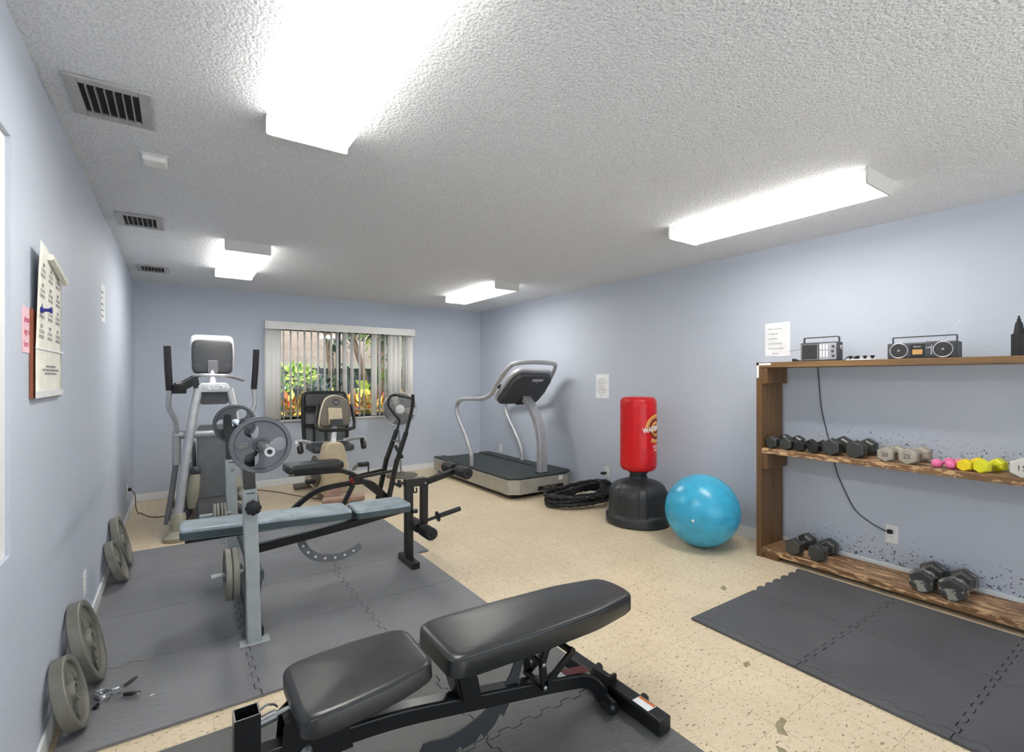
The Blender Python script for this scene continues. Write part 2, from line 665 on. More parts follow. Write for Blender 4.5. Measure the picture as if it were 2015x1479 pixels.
def finish(name, b, m, off, parent=None, bev=0.0, seg=2, ang=32):
    bmesh.ops.remove_doubles(b.bm, verts=b.bm.verts, dist=1e-6)
    bmesh.ops.recalc_face_normals(b.bm, faces=b.bm.faces)
    for v in b.bm.verts:
        v.co -= off
    me = bpy.data.meshes.new(name)
    b.bm.to_mesh(me)
    b.bm.free()
    me.materials.append(MAT[m] if isinstance(m, str) else m)
    me.shade_smooth()
    me.set_sharp_from_angle(angle=radians(ang))
    o = bpy.data.objects.new(name, me)
    COL.objects.link(o)
    if parent is not None:
        o.parent = parent
    OFF[o] = Vector(off)
    if bev > 0:
        md = o.modifiers.new('bevel', 'BEVEL')
        md.width = bev
        md.segments = seg
        md.limit_method = 'ANGLE'
        md.angle_limit = radians(40)
        if seg > 1:
            md.harden_normals = False
    return o


def part(name, b, m, parent, bev=0.0, seg=2, ang=32, label=None):
    o = finish(name, b, m, OFF[parent], parent, bev, seg, ang)
    if label:
        o['label'] = label
    return o


def solo(name, b, m, label=None, category=None, group=None, kind=None, bev=0.0, seg=2, ang=32):
    xs = [v.co.copy() for v in b.bm.verts]
    lo = Vector([min(p[i] for p in xs) for i in range(3)])
    hi = Vector([max(p[i] for p in xs) for i in range(3)])
    c = Vector(((lo.x + hi.x) / 2, (lo.y + hi.y) / 2, lo.z))
    o = finish(name, b, m, c, None, bev, seg, ang)
    o.location = c
    return tag(o, label, category, group, kind)


def dup(root, loc, label=None, rot=None, group=None):
    def cp(o, parent):
        c = o.copy()
        COL.objects.link(c)
        c.parent = parent
        for ch in list(o.children):
            cp(ch, c)
        return c
    r = cp(root, None)
    r.location = loc
    OFF[r] = Vector(loc)
    if rot is not None:
        r.rotation_euler = rot
    tag(r, label, None, group)
    return r


def letters(name, s, size, m, parent, o, u, v, depth=0.001, align='CENTER', bend=None, space=1.0, label=None, bold=0.0):
    """text as mesh; o = anchor, u = reading direction, v = up"""
    cu = bpy.data.curves.new(name, 'FONT')
    cu.body = s
    cu.size = size
    cu.align_x = align
    cu.align_y = 'CENTER'
    cu.extrude = depth / 2
    cu.space_line = space
    cu.resolution_u = 3
    cu.offset = bold
    ob = bpy.data.objects.new(name, cu)
    COL.objects.link(ob)
    dg = bpy.context.evaluated_depsgraph_get()
    me = bpy.data.meshes.new_from_object(ob.evaluated_get(dg))
    bpy.data.objects.remove(ob)
    bpy.data.curves.remove(cu)
    u, v = Vector(u).normalized(), Vector(v).normalized()
    w = u.cross(v)
    off = OFF[parent]
    for vt in me.vertices:
        x, y, z = vt.co
        p = bend(x, y, z) if bend else Vector(o) + u * x + v * y + w * z
        vt.co = p - off
    me.name = name
    me.materials.clear()
    me.materials.append(MAT[m])
    ch = bpy.data.objects.new(name, me)
    COL.objects.link(ch)
    ch.parent = parent
    OFF[ch] = Vector(off)
    if label:
        ch['label'] = label
    return ch


XL, XR, YB, YF, H = -0.407, 4.035, 6.82, -1.7, 2.44

# ------------------------------------------------------------------ room shell
def struct(name, b, m, **kw):
    return solo(name, b, m, kind='structure', **kw)


struct('floor', B().box((XL - .2, YF - .2, -.12), (XR + .2, YB + .15, 0)), 'floor')
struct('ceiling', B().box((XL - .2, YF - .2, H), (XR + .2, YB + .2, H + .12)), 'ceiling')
WX0, WX1, WZ0, WZ1 = 0.925, 2.825, 0.835, 2.03
b = B()
b.box((XL - .2, YB, 0), (WX0, YB + .16, H)).box((WX1, YB, 0), (XR + .2, YB + .16, H))
b.box((WX0, YB, 0), (WX1, YB + .16, WZ0)).box((WX0, YB, WZ1), (WX1, YB + .16, H))
struct('wall_back', b, 'wall')
LY0, LY1, LZ0, LZ1 = 0.45, 2.015, 0.85, 2.08
b = B()
b.box((XL - .16, YF, 0), (XL, LY0, H)).box((XL - .16, LY1, 0), (XL, YB, H))
b.box((XL - .16, LY0, 0), (XL, LY1, LZ0)).box((XL - .16, LY0, LZ1), (XL, LY1, H))
struct('wall_left', b, 'wall')
struct('wall_right', B().box((XR, YF, 0), (XR + .16, YB, H)), 'wall_scuffed')
b = B()
b.box((XL - .2, YF - .16, 0), (.0, YF, H)).box((3.7, YF - .16, 0), (XR + .2, YF, H)).box((.0, YF - .16, 2.25), (3.7, YF, H))  # wide opening added in this unseen wall so daylight reaches the ceiling
struct('wall_front', b, 'wall')
b = B()
for (xa, xb) in ((.0, .06), (1.82, 1.88), (3.64, 3.7)):
    b.box((xa, YF - .12, 0), (xb, YF - .06, 2.25))
b.box((.06, YF - .12, 0), (3.64, YF - .06, .08)).box((.06, YF - .12, 2.17), (3.64, YF - .06, 2.25))
struct('added_door_1', b, 'trim')  # added door frame, never in view, fills the daylight opening
BH, BT = 0.085, 0.013
struct('baseboard_left', B().box((XL, YF, 0), (XL + BT, YB, BH)), 'trim', bev=.004)
struct('baseboard_back', B().box((XL + BT, YB - BT, 0), (XR - BT, YB, BH)), 'trim', bev=.004)
struct('baseboard_right', B().box((XR - BT, YF, 0), (XR, YB, BH + .012)), 'trim', bev=.004)
for k, (cx, cy, pl) in enumerate([(1.979, .996, [(-.07, -.02), (-.03, .012), (.035, .02), (.03, -.004), (-.02, -.014), (-.05, -.05)]),
                                  (2.245, 1.297, [(-.03, -.012), (.0, .016), (.035, .01), (.012, -.014)]),
                                  (2.934, 1.843, [(-.03, -.02), (-.012, .026), (.045, .034), (.02, -.004)]),
                                  (1.80, .90, [(-.06, -.05), (-.01, .0), (.04, .05), (.05, .02), (.0, -.06)]),
                                  (1.44, 1.95, [(-.05, -.03), (-.02, .03), (.04, .02), (.05, -.03)])]):
    struct('floor_chip', B().prism(pl, (cx, cy, -.004), (1, 0, 0), (0, 1, 0), (0, 0, .0046)), 'chip')

# back window: white vinyl slider with a dark meeting stile
w = bpy.data.objects.new('window_1', None)
COL.objects.link(w)
w.location = (1.875, YB + .08, WZ0)
OFF[w] = Vector(w.location)
w['kind'] = 'structure'
b = B()
y0, y1 = YB + .07, YB + .12
b.box((WX0, y0, WZ0), (WX0 + .045, y1, WZ1)).box((WX1 - .045, y0, WZ0), (WX1, y1, WZ1))
b.box((WX0 + .045, y0, WZ0), (WX1 - .045, y1, WZ0 + .03)).box((WX0 + .045, y0, WZ1 - .04), (WX1 - .045, y1, WZ1))
part('window_frame', b, 'frame_dark', w)
part('mullion', B().box((1.79, y0 - .012, WZ0 + .03), (1.842, y1 - .01, WZ1 - .04)), 'frame_dark', w)
part('rail', B().box((WX0 + .045, y1 - .02, .925), (WX1 - .045, y1, .935)), 'white', w)
part('pane', B().box((WX0 + .045, y1 - .028, WZ0 + .03), (1.815, y1 - .024, WZ1 - .04)), 'glass', w)
part('pane', B().box((1.815, y0 + .010, WZ0 + .03), (WX1 - .045, y0 + .014, WZ1 - .04)), 'glass', w)
part('sill', B().box((.885, YB - .03, WZ0 - .022), (2.86, y0, WZ0)), 'white', w, bev=.004)

w = bpy.data.objects.new('window_2', None)
COL.objects.link(w)
w.location = (XL - .08, (LY0 + LY1) / 2, LZ0)
OFF[w] = Vector(w.location)
w['kind'] = 'structure'
x0, x1 = XL - .07, XL - .012
b = B()
b.box((x0, LY1 - .05, LZ0), (x1, LY1, LZ1)).box((x0, LY0, LZ0), (x1, LY0 + .05, LZ1))
b.box((x0, LY0 + .05, LZ0), (x1, LY1 - .05, LZ0 + .05)).box((x0, LY0 + .05, LZ1 - .05), (x1, LY1 - .05, LZ1))
part('window_frame', b, 'white', w)
part('pane', B().box((x0 + .01, LY0 + .05, LZ0 + .05), (x0 + .014, LY1 - .05, LZ1 - .05)), 'glass', w)

# vertical blind on the back window
bl = thing('vertical_blind', (1.875, YB - .05, WZ0), 'white vertical blind hanging open across the back window', 'blind')
b = B()
b.box((.885, YB - .115, 1.985), (2.865, YB - .105, 2.082)).box((.885, YB - .105, 1.985), (.893, YB, 2.082)).box((2.857, YB - .105, 1.985), (2.865, YB, 2.082))
b.box((.885, YB - .105, 2.076), (2.865, YB, 2.082))
part('valance', b, 'white', bl, bev=.002)
part('headrail', B().box((.90, YB - .075, 2.03), (2.85, YB - .035, 2.07)), 'white', bl)
slats = [(.932, 4), (.985, 6), (1.03, 10)] + [(1.105 + .0835 * k, 90 + random.uniform(-5, 5)) for k in range(8)] + \
        [(1.772, 86), (1.868, 62), (1.965, 75), (2.07, 92), (2.13, 96), (2.27, 40), (2.352, 88), (2.43, 93), (2.50, 48), (2.565, 36), (2.63, 40), (2.70, 95), (2.735, 80), (2.805, 24)]
for x, a in slats:
    b = B()
    ca, sa = cos(radians(a)), sin(radians(a))
    pts = []
    for k in range(5):
        t = (k / 4 - .5) * .089
        bow = .005 * (1 - (2 * (k / 4 - .5)) ** 2)
        pts.append((x + t * ca - bow * sa, YB - .055 - t * sa * .98 - bow * ca))
    z0, z1 = WZ0 + .012, 2.035
    lo = [b.bm.verts.new((*p, z0)) for p in pts]
    hi = [b.bm.verts.new((*p, z1)) for p in pts]
    for k in range(4):
        b.face([lo[k], lo[k + 1], hi[k + 1], hi[k]])
    o = part('slat', b, 'blind', bl)
    md = o.modifiers.new('thickness', 'SOLIDIFY')
    md.thickness = .0012

# ------------------------------------------------------------------ ceiling lights
LIGHTS = [(.455, 1.59, 'long glowing ceiling light nearest the camera, cut by the top edge'),
          (.455, 4.95, 'glowing ceiling light near the back left corner, above the elliptical trainer'),
          (3.035, 1.63, 'glowing ceiling light on the right, above the wooden shelf side'),
          (3.04, 5.15, 'glowing ceiling light near the back right corner, above the treadmill')]


def make_light(loc, label):
    t = thing('ceiling_light', (0, 0, 0), label, 'ceiling light', 'fluorescent ceiling lights')
    L, W, D = 1.22, .325, .085
    b = B()
    b.box((-W / 2 + .02, -L / 2 + .01, -.03), (W / 2 - .02, L / 2 - .01, 0))
    part('housing', b, 'housing', t)
    for s in (-1, 1):
        b = B()
        y = s * L / 2
        pl = rounded([(-W / 2, -D), (W / 2, -D), (W / 2, 0), (-W / 2, 0)], .012)
        b.prism(pl, (0, y, 0), (1, 0, 0), (0, 0, 1), (0, -s * .012, 0))
        part('end_cap', b, 'housing', t)
    b = B()
    pl = rounded([(-W / 2 + .004, -.018), (-W / 2 + .006, -D + .004), (W / 2 - .006, -D + .004), (W / 2 - .004, -.018)], .022)
    b.prism(pl, (0, -L / 2 + .012, 0), (1, 0, 0), (0, 0, 1), (0, L - .024, 0))
    part('lens', b, 'lens', t)
    t.location = loc
    return t


lt = None
for x, y, lb in LIGHTS:
    if lt is None:
        lt = make_light((x, y, H), lb)
    else:
        dup(lt, (x, y, H), lb)

# ------------------------------------------------------------------ vents and detector
def make_vent(loc, label):
    t = thing('air_vent', (0, 0, 0), label, 'vent', 'ceiling air vents')
    w, l = .128, .158
    b = B()
    iw, il = .088, .118
    for (xa, xb, ya, yb) in ((-w, -iw, -l, l), (iw, w, -l, l), (-iw, iw, -l, -il), (-iw, iw, il, l)):
        b.box((xa, ya, -.012), (xb, yb, 0))
    part('frame', b, 'vent', t, bev=.004)
    part('duct', B().box((-iw, -il, -.0015), (iw, il, 0)), 'duct', t)
    for k in range(6):
        x = -iw + .176 * (k + .8) / 6.6
        b = B()
        b.sweep([(x, -il, -.010), (x, il, -.010)], rect(.0022, .016), up=(.12, 0, 1))
        part('louver', b, 'vent', t)
    t.location = loc
    return t


v = make_vent((-.212, 2.44, H), 'grey ceiling vent nearest the camera, its louvers dark between')
dup(v, (-.212, 4.165, H), 'grey ceiling vent in the middle of the row along the left wall')
dup(v, (-.205, 5.91, H), 'grey ceiling vent farthest back, near the back left corner')
sd = thing('smoke_detector', (-.094, 2.945, H), 'small square white detector on the ceiling between two vents', 'detector')
part('cover', B().box((-.145, 2.895, H - .03), (-.043, 2.995, H)), 'white', sd, bev=.012, seg=3)
part('mounting_plate', B().box((-.15, 2.89, H - .006), (-.038, 3.0, H)), 'housing', sd)

# ------------------------------------------------------------------ foam floor tiles
def jig(p, q, n, amp, fade=.5):
    """jigsaw edge from p to q as points (p excluded, q excluded)"""
    p, q = Vector(p), Vector(q)
    d = (q - p)
    L = d.length
    d.normalize()
    nn = Vector((-d.y, d.x))
    out = []
    st = L / n
    for k in range(n):
        sgn = 1 if k % 2 else -1
        a, c = k * st, (k + 1) * st
        for t, h in ((a + st * .08, amp * sgn), (a + st * .30, amp * sgn * 1.15), (a + st * .70, amp * sgn * 1.15), (c - st * .08, amp * sgn)):
            out.append(p + d * t + nn * h)
    return out


def foam_tile(x0, x1, y0, y1, jl, jr, jb, jt, label, m, z=.0005, th=.0125, group='grey foam floor tiles', name='foam_tile', n=12, cat_='floor mat'):
    amp = .009
    P = []
    bl_, br_, tr_, tl_ = Vector((x0, y0)), Vector((x1, y0)), Vector((x1, y1)), Vector((x0, y1))
    P.append(bl_)
    if jb:
        P += jig(bl_, br_, n, amp)
    P.append(br_)
    if jr:
        P += jig(br_, tr_, n, amp)
    P.append(tr_)
    if jt:
        P += list(reversed(jig(tl_, tr_, n, amp)))
    P.append(tl_)
    if jl:
        P += list(reversed(jig(bl_, tl_, n, amp)))
    cx, cy = (x0 + x1) / 2, (y0 + y1) / 2
    fx, fy = 1 - .0034 / (x1 - x0), 1 - .0034 / (y1 - y0)
    poly = [(cx + (p.x - cx) * fx, cy + (p.y - cy) * fy) for p in P]
    b = B().prism(poly, (0, 0, z), (1, 0, 0), (0, 1, 0), (0, 0, th))
    return solo(name, b, m, label, cat_, group, bev=.0012, seg=1)


rows = [2.337, 2.945, 3.56]
rowsB = [3.56, 4.175, 4.83]
cols = [-.375, .287, .915, 1.545]
colsB = [-.39, .30, .945, 1.635]
rn = ['in the nearest row of the weight bench mat', 'in the second row of the weight bench mat', 'in the third row of the weight bench mat', 'in the farthest row of the weight bench mat']
cn = ['by the left wall', 'middle column', 'beside bare floor']
for r in range(2):
    for c in range(3):
        foam_tile(cols[c], cols[c + 1], rows[r], rows[r + 1], c > 0, c < 2, r > 0, r < 1,
                  f'grey foam tile {rn[r]}, {cn[c]}', 'foam')
        foam_tile(colsB[c], colsB[c + 1], rowsB[r], rowsB[r + 1], c > 0, c < 2, r > 0, r < 1,
                  f'grey foam tile {rn[r + 2]}, {cn[c]}', 'foam')
# under the incline bench
fc = [-.29, .335, .96, 1.582]
fr = [.30, .945, 1.57, 2.195]
fcn = ['to the left', 'in the middle', 'at the right edge']
frn = ['front row', 'middle row', 'back row']
for r in range(3):
    for c in range(3):
        foam_tile(fc[c], fc[c + 1], fr[r], fr[r + 1], c > 0, c < 2, r > 0, r < 2,
                  f'charcoal foam tile of the incline bench mat, {frn[r]}, {fcn[c]}', 'foam_mid', group='foam tiles below the incline bench')
# in front of the shelf
gc = [2.455, 3.045, 3.655]
gr = [-.55, .022, .588, 1.148, 1.715]
gcn = ['away from the shelf', 'next to the shelf']
grn = ['fourth from the far end', 'third from the far end', 'second from the far end', 'at the far end']
for r in range(4):
    for c in range(2):
        foam_tile(gc[c], gc[c + 1], gr[r], gr[r + 1], True, c < 1, r > 0, (r < 3) or c == 1,
                  f'dark foam tile of the shelf mat, {grn[r]}, {gcn[c]}', 'foam_dark', group='foam tiles in front of the shelf')
    foam_tile(gc[0] - .055, gc[0], gr[r], gr[r + 1], False, True, False, False,
              f'narrow dark foam border strip along the shelf mat, {grn[r]}', 'foam_dark', group='border strips of the shelf mat', name='mat_border_strip')

# ------------------------------------------------------------------ outlets, notices, calendar
def outlet(y, z, x, s, label):
    t = thing('wall_outlet', (x, y, z), label, 'outlet', 'white wall outlets')
    part('plate', B().box((x, y - .038, z - .062), (x + s * .006, y + .038, z + .062)), 'white', t, bev=.003)
    for dz in (-.02, .02):
        part('receptacle', B().prism(rounded([(-.017, -.014), (.017, -.014), (.017, .014), (-.017, .014)], .008), (x + s * .005, y, z + dz), (0, 1, 0), (0, 0, 1), (s * .003, 0, 0)), 'white', t)
    for dz in (-.02, .02):
        b = B()
        for dy in (-.006, .006):
            b.box((x + s * .007, y + dy - .001, z + dz - .003), (x + s * .0085, y + dy + .001, z + dz + .006))
        part('slots', b, 'black', t)
    return t


outlet(1.294, .302, XR, -1, 'white wall outlet behind the wooden shelf, a cord plugged in')
outlet(3.98, .298, XR, -1, 'white wall outlet behind the red punching bag')
outlet(6.20, .31, XR, -1, 'white wall outlet behind the treadmill')
outlet(3.361, .30, XL, 1, 'white wall outlet on the left wall between the leaning plates')
outlet(5.95, .28, XL, 1, 'white wall outlet on the left wall beside the elliptical trainer')


def notice(name, y0, y1, z0, z1, x, s, lines, label, m='paper', ink='ink', size=.02, top=.05, ls=.045, skew=0.0):
    t = thing(name, (x, (y0 + y1) / 2, z0), label, 'notice')
    b = B()
    b.prism([(y0, z0), (y1, z0 + skew), (y1, z1 + skew), (y0, z1)], (x + s * .0005, 0, 0), (0, 1, 0), (0, 0, 1), (s * .0012, 0, 0))
    part('sheet', b, m, t)
    # right wall is read towards -y, left wall towards +y
    u = (0, s, 0)
    for k, ln in enumerate(lines):
        yy = (y1 - .022) if s < 0 else (y0 + .022)
        letters('writing', ln, size, ink, t, (x + s * .002, yy, z1 - top - ls * k), u, (0, 0, 1), .0004, 'LEFT')
    return t


notice('wall_notice', 1.967, 2.167, 1.548, 1.822, XR, -1,
       ['Return the barbells', 'to weight rack', 'Gently Please', 'I don\'t like back up', 'pick up the dumbbells', '         after use'],
       'white paper notice with six typed lines on the right wall above the shelf corner', size=.0145, top=.05, ls=.040)
notice('wall_notice', 3.955, 4.160, 1.139, 1.415, XR, -1,
       ['    Treadmill use', '  please wipe the', 'machine after you use', 'it and do not run', 'longer than thirty', 'minutes when other', 'people are waiting', '    thank you'],
       'white paper notice of small writing between the treadmill and the punching bag', ink='grey_ink', size=.016, top=.05, ls=.026)
notice('wall_notice', 4.028, 4.23, 1.735, 1.975, XL, 1, ['Gym Rules', 'no food', 'wipe down', 'use a towel', 'be courteous'],
       'narrow looking white notice far along the left wall', ink='grey_ink', size=.02, top=.05, ls=.038)
notice('wall_notice', 2.134, 2.33, 1.452, 1.600, XL, 1, ['please', 'sign in', 'here'], 'pink notice with red writing tucked behind the wall calendar', m='pink_paper', ink='red_ink', size=.03, top=.04, ls=.04)

cal = thing('wall_calendar', (XL, 2.46, 1.30), 'curling cream year calendar hung on the left wall by the window', 'calendar')
# thick backing pad with bent sheet
b = B()
nz, ny = 16, 8
for layer, (off0, off1) in enumerate([(0.004, .024)]):
    b.prism([(2.226, 1.302), (2.70, 1.296), (2.70, 1.50), (2.226, 1.60)], (XL + .001, 0, 0), (0, 1, 0), (0, 0, 1), (.008, 0, 0))
part('backing_pad', b, 'brown_edge', cal)


def sheet_x(y, z):
    tz, ty = (z - 1.30) / .53, max(0.0, min(1.0, (y - 2.232) / .46))
    return XL + .0125 + .003 * (1 - ty) + .014 * max(0, tz - .3) * (1 - ty) ** 1.5 + .006 * max(0, tz - .82) / .18 * (.4 + .6 * sin(ty * 7) ** 2)


b = B()
grid = []
for i in range(nz + 1):
    z = 1.30 + .53 * i / nz
    row = []
    for j in range(ny + 1):
        y = 2.232 + .46 * j / ny
        tz = i / nz
        ty = j / ny
        zz = z - (.0 if tz < .8 else (tz - .8) * .16 * ty)
        row.append(b.bm.verts.new((sheet_x(y, z), y, zz)))
    grid.append(row)
for i in range(nz):
    for j in range(ny):
        b.face([grid[i][j], grid[i][j + 1], grid[i + 1][j + 1], grid[i + 1][j]])
o = part('sheet', b, 'cream_paper', cal)
md = o.modifiers.new('thickness', 'SOLIDIFY')
md.thickness = .001
md.offset = 0
for r, (zz, mm) in enumerate([(1.74, ('JAN', 'FEB', 'MAR')), (1.67, ('APR', 'MAY', 'JUN')), (1.60, ('JUL', 'AUG', 'SEP')), (1.53, ('OCT', 'NOV', 'DEC'))]):
    for c, mn in enumerate(mm):
        yy, z_ = 2.305 + .145 * c, zz
        letters('printing', mn + '\n1 2 3 4 5 6\n7 8 9 10 11', .0185, 'grey_ink', cal, (0, 0, 0), (0, 1, 0), (0, 0, 1), .0004,
                bend=lambda x, y, z, yy=yy, z_=z_: Vector((sheet_x(yy + x, z_ + y) + .0012 + z, yy + x, z_ + y)))
letters('printing', 'notes ' * 5 + '\n' + 'day week month ' * 3 + '\n' + 'plan set rest ' * 3, .013, 'grey_ink', cal, (XL + .0172, 2.46, 1.40), (0, 1, 0), (0, 0, 1), .0004)
part('fold', B().box((XL + .014, 2.235, 1.469), (XL + .0185, 2.69, 1.476)), 'paper', cal)
part('lower_strip', B().box((XL + .014, 2.235, 1.303), (XL + .0175, 2.69, 1.325)), 'trim', cal)
part('curled_top', B().tube([(XL + .03, 2.36 + .035 * k, 1.80 - .006 * k + .006 * (k % 2)) for k in range(9)], .012, 8), 'cream_paper', cal)
pin = thing('push_pin', (XL + .03, 2.29, 1.603), 'dark blue push pin stuck in the wall calendar', 'push pin')
part('pin_head', B().lathe([(.012, 0), (.012, .003), (.006, .008), (.006, .020), (.011, .026), (.011, .029), (0, .030)], (XL + .019, 2.285, 1.603), (1, 0, 0), 14), 'blue_pin', pin)
part('pin_shaft', B().cyl((XL + .008, 2.285, 1.603), (XL + .02, 2.285, 1.603), .0012, n=6), 'steel', pin)

# ------------------------------------------------------------------ weight plates
def plate_body(b, R, t, hole=.026, hub=.27, spokes=3, ph=pi, web=(.28, .72), wide=.62):
    """cast plate, axis +x through the origin, faces at x=0 and x=t; broad spokes between openings"""
    rim = R * .84
    hr = R * hub
    ring = [(R - .003, 0), (R, .004), (R, t - .004), (R - .003, t), (rim + .004, t), (rim, t - .004), (rim - .002, t * .65), (rim - .002, t * .35), (rim, .004), (rim + .004, 0)]
    n = 60
    rings = []
    for r, h in ring:
        rings.append([b.bm.verts.new((h, r * cos(2 * pi * k / n), r * sin(2 * pi * k / n))) for k in range(n)])
    for i in range(len(rings)):
        r0, r1 = rings[i], rings[(i + 1) % len(rings)]
        for k in range(n):
            b.face([r0[k], r0[(k + 1) % n], r1[(k + 1) % n], r1[k]])
    hubp = [(hole, 0), (hr, 0), (hr, t * .2), (hr, t * .8), (hr - .004, t + .001), (hole + .004, t + .001), (hole, t)]
    rings = []
    for r, h in hubp:
        rings.append([b.bm.verts.new((h, r * cos(2 * pi * k / n), r * sin(2 * pi * k / n))) for k in range(n)])
    for i in range(len(rings)):
        r0, r1 = rings[i], rings[(i + 1) % len(rings)]
        for k in range(n):
            b.face([r0[k], r0[(k + 1) % n], r1[(k + 1) % n], r1[k]])
    # web spokes: polar sectors with flared ends
    for s in range(spokes):
        a0 = ph + 2 * pi * s / spokes
        half = pi / spokes * wide
        prof = []
        m = 7
        for i in range(m):
            f = i / (m - 1)
            r = hr * .9 + (rim + .002 - hr * .9) * f
            hw = half * (1 + .50 * (2 * abs(f - .5)) ** 2.2)
            prof.append((r, min(hw, pi / spokes * .985)))
        pl = []
        for r, hw in prof:
            pl.append((r, -hw))
        outer = [(prof[-1][0], -prof[-1][1] + 2 * prof[-1][1] * k / 8) for k in range(1, 8)]
        inner = [(prof[0][0], prof[0][1] - 2 * prof[0][1] * k / 4) for k in range(1, 4)]
        pts = pl + outer + [(r, hw) for r, hw in reversed(prof)] + inner
        poly = [(r * cos(a0 + a), r * sin(a0 + a)) for r, a in pts]
        b.prism(poly, (t * web[0], 0, 0), (0, 1, 0), (0, 0, 1), (t * (web[1] - web[0]), 0, 0))
    return b


def make_plate(label, R, t, m, group, ph=pi, spokes=3, text=None, name='weight_plate', wide=.62, label_at=None, web=(.28, .72)):
    o = thing(name, (0, 0, 0), label, 'weight plate', group)
    part('casting', plate_body(B(), R, t, spokes=spokes, ph=ph, wide=wide, web=web), m, o)
    if text:
        a = label_at if label_at is not None else ph
        rc = R * .575
        c = Vector((t * .72, rc * cos(a), rc * sin(a)))
        plq = rounded([(-R * .19, -R * .075), (R * .19, -R * .075), (R * .19, R * .075), (-R * .19, R * .075)], R * .07)
        ring = [(p[0], p[1]) for p in plq]
        b = B()
        b.sweep([(c.x + .002, c.y + p[0], c.z + p[1]) for p in ring], circ(.0022, 6), True)
        part('raised_border', b, m, o)
        letters('raised_lettering', text, R * .11, 'iron_pale', o, c + Vector((.001, 0, 0)), (0, 1, 0), (0, 0, 1), .003)
    return o


# barbell resting on the bench: axis along y at x=.335, z=1.036
BX, BZ = .338, 1.040
bar = thing('barbell', (BX, 3.375, BZ), 'chrome barbell lying across the uprights of the weight bench', 'barbell')
part('shaft', B().cyl((BX, 2.72, BZ), (BX, 4.03, BZ), .014), 'chrome', bar)
for s in (-1, 1):
    ya = 3.375 + s * .655
    b = B().lathe([(.0, 0), (.037, 0), (.037, .03), (.030, .034), (.0, .034)], (BX, ya - s * .02, BZ), (0, s, 0), 28)
    part('collar', b, 'chrome', bar)
    b = B().lathe([(.0, 0), (.0245, 0), (.0245, .300), (.0225, .303), (.012, .303), (.012, .298), (0, .298)], (BX, ya, BZ), (0, s, 0), 28)
    c = part('sleeve', b, 'steel', bar)
    part('end_bolt', B().lathe([(.0, 0), (.0105, 0), (.0105, .005), (.006, .006), (.0, .002)], (BX, ya + s * .298, BZ), (0, s, 0), 16), 'black', c)
# the two plates on the bar (own frame: axis x -> rotate to y)
p1 = make_plate('grey three-spoke plate on the near end of the barbell', .139, .030, 'iron', 'plates on the barbell', ph=pi, text='WEIDER', label_at=pi, wide=.60)
p1.rotation_euler = (0, 0, -pi / 2)
p1.location = (BX, 2.715, BZ)
for ch in p1.children:
    pass
p2 = dup(p1, (BX, 4.035, BZ), 'grey three-spoke plate on the far end of the barbell', (0, 0, pi / 2))

# plates leaning on the left wall
def lean(o, R, xb, t, y, roll=0.0):
    th = 0.1
    lo, hi = 0.0, 1.2
    for _ in range(40):
        th = (lo + hi) / 2
        if xb - t * cos(th) - 2 * R * sin(th) < XL + .003:
            hi = th
        else:
            lo = th
    zb = .013
    # rotate about y so that plate axis (x) tilts upwards
    u = Vector((-sin(th), 0, cos(th)))
    n = Vector((cos(th), 0, sin(th)))
    c = Vector((xb, y, zb + .0)) + u * R - n * t
    # lowest rim point may be the back edge
    low = min(zb, (Vector((xb, y, zb)) - n * t).z)
    c.z += zb - low + .0005
    o.location = c
    o.rotation_euler = (0, -th, 0)
    OFF[o] = c


big = make_plate('large olive grey plate leaning on the left wall, second of the near pair', .18, .045, 'iron_olive', 'plates leaning on the left wall', ph=1.1, spokes=3, wide=.56, web=(.22, .70))
for a in (.55, 2.7, 4.7):
    b = B().prism(rounded([(-.03, -.018), (.03, -.018), (.03, .018), (-.03, .018)], .006), (.030, .115 * cos(a), .115 * sin(a)), (0, -sin(a), cos(a)), (0, cos(a), sin(a)), (.004, 0, 0))
    part('recess_border', b, 'iron_olive', big)
small = make_plate('olive grey plate leaning on the left wall, nearest the camera', .14, .045, 'iron_olive', 'plates leaning on the left wall', ph=.9, spokes=3, wide=.56, web=(.22, .70))
for a in (.4, 2.5, 4.6):
    b = B().prism(rounded([(-.024, -.014), (.024, -.014), (.024, .014), (-.024, .014)], .005), (.030, .09 * cos(a), .09 * sin(a)), (0, -sin(a), cos(a)), (0, cos(a), sin(a)), (.004, 0, 0))
    part('recess_border', b, 'iron_olive', small)
far_small = dup(small, (0, 0, 0), 'olive grey plate leaning on the left wall, front one of the far pair')
far_big = dup(big, (0, 0, 0), 'large olive grey plate leaning on the left wall, farthest back')
lean(small, .14, -.288, .045, 2.52)
lean(big, .18, -.27, .045, 2.88)
lean(far_small, .14, -.272, .045, 4.16)
lean(far_big, .18, -.272, .045, 4.49)

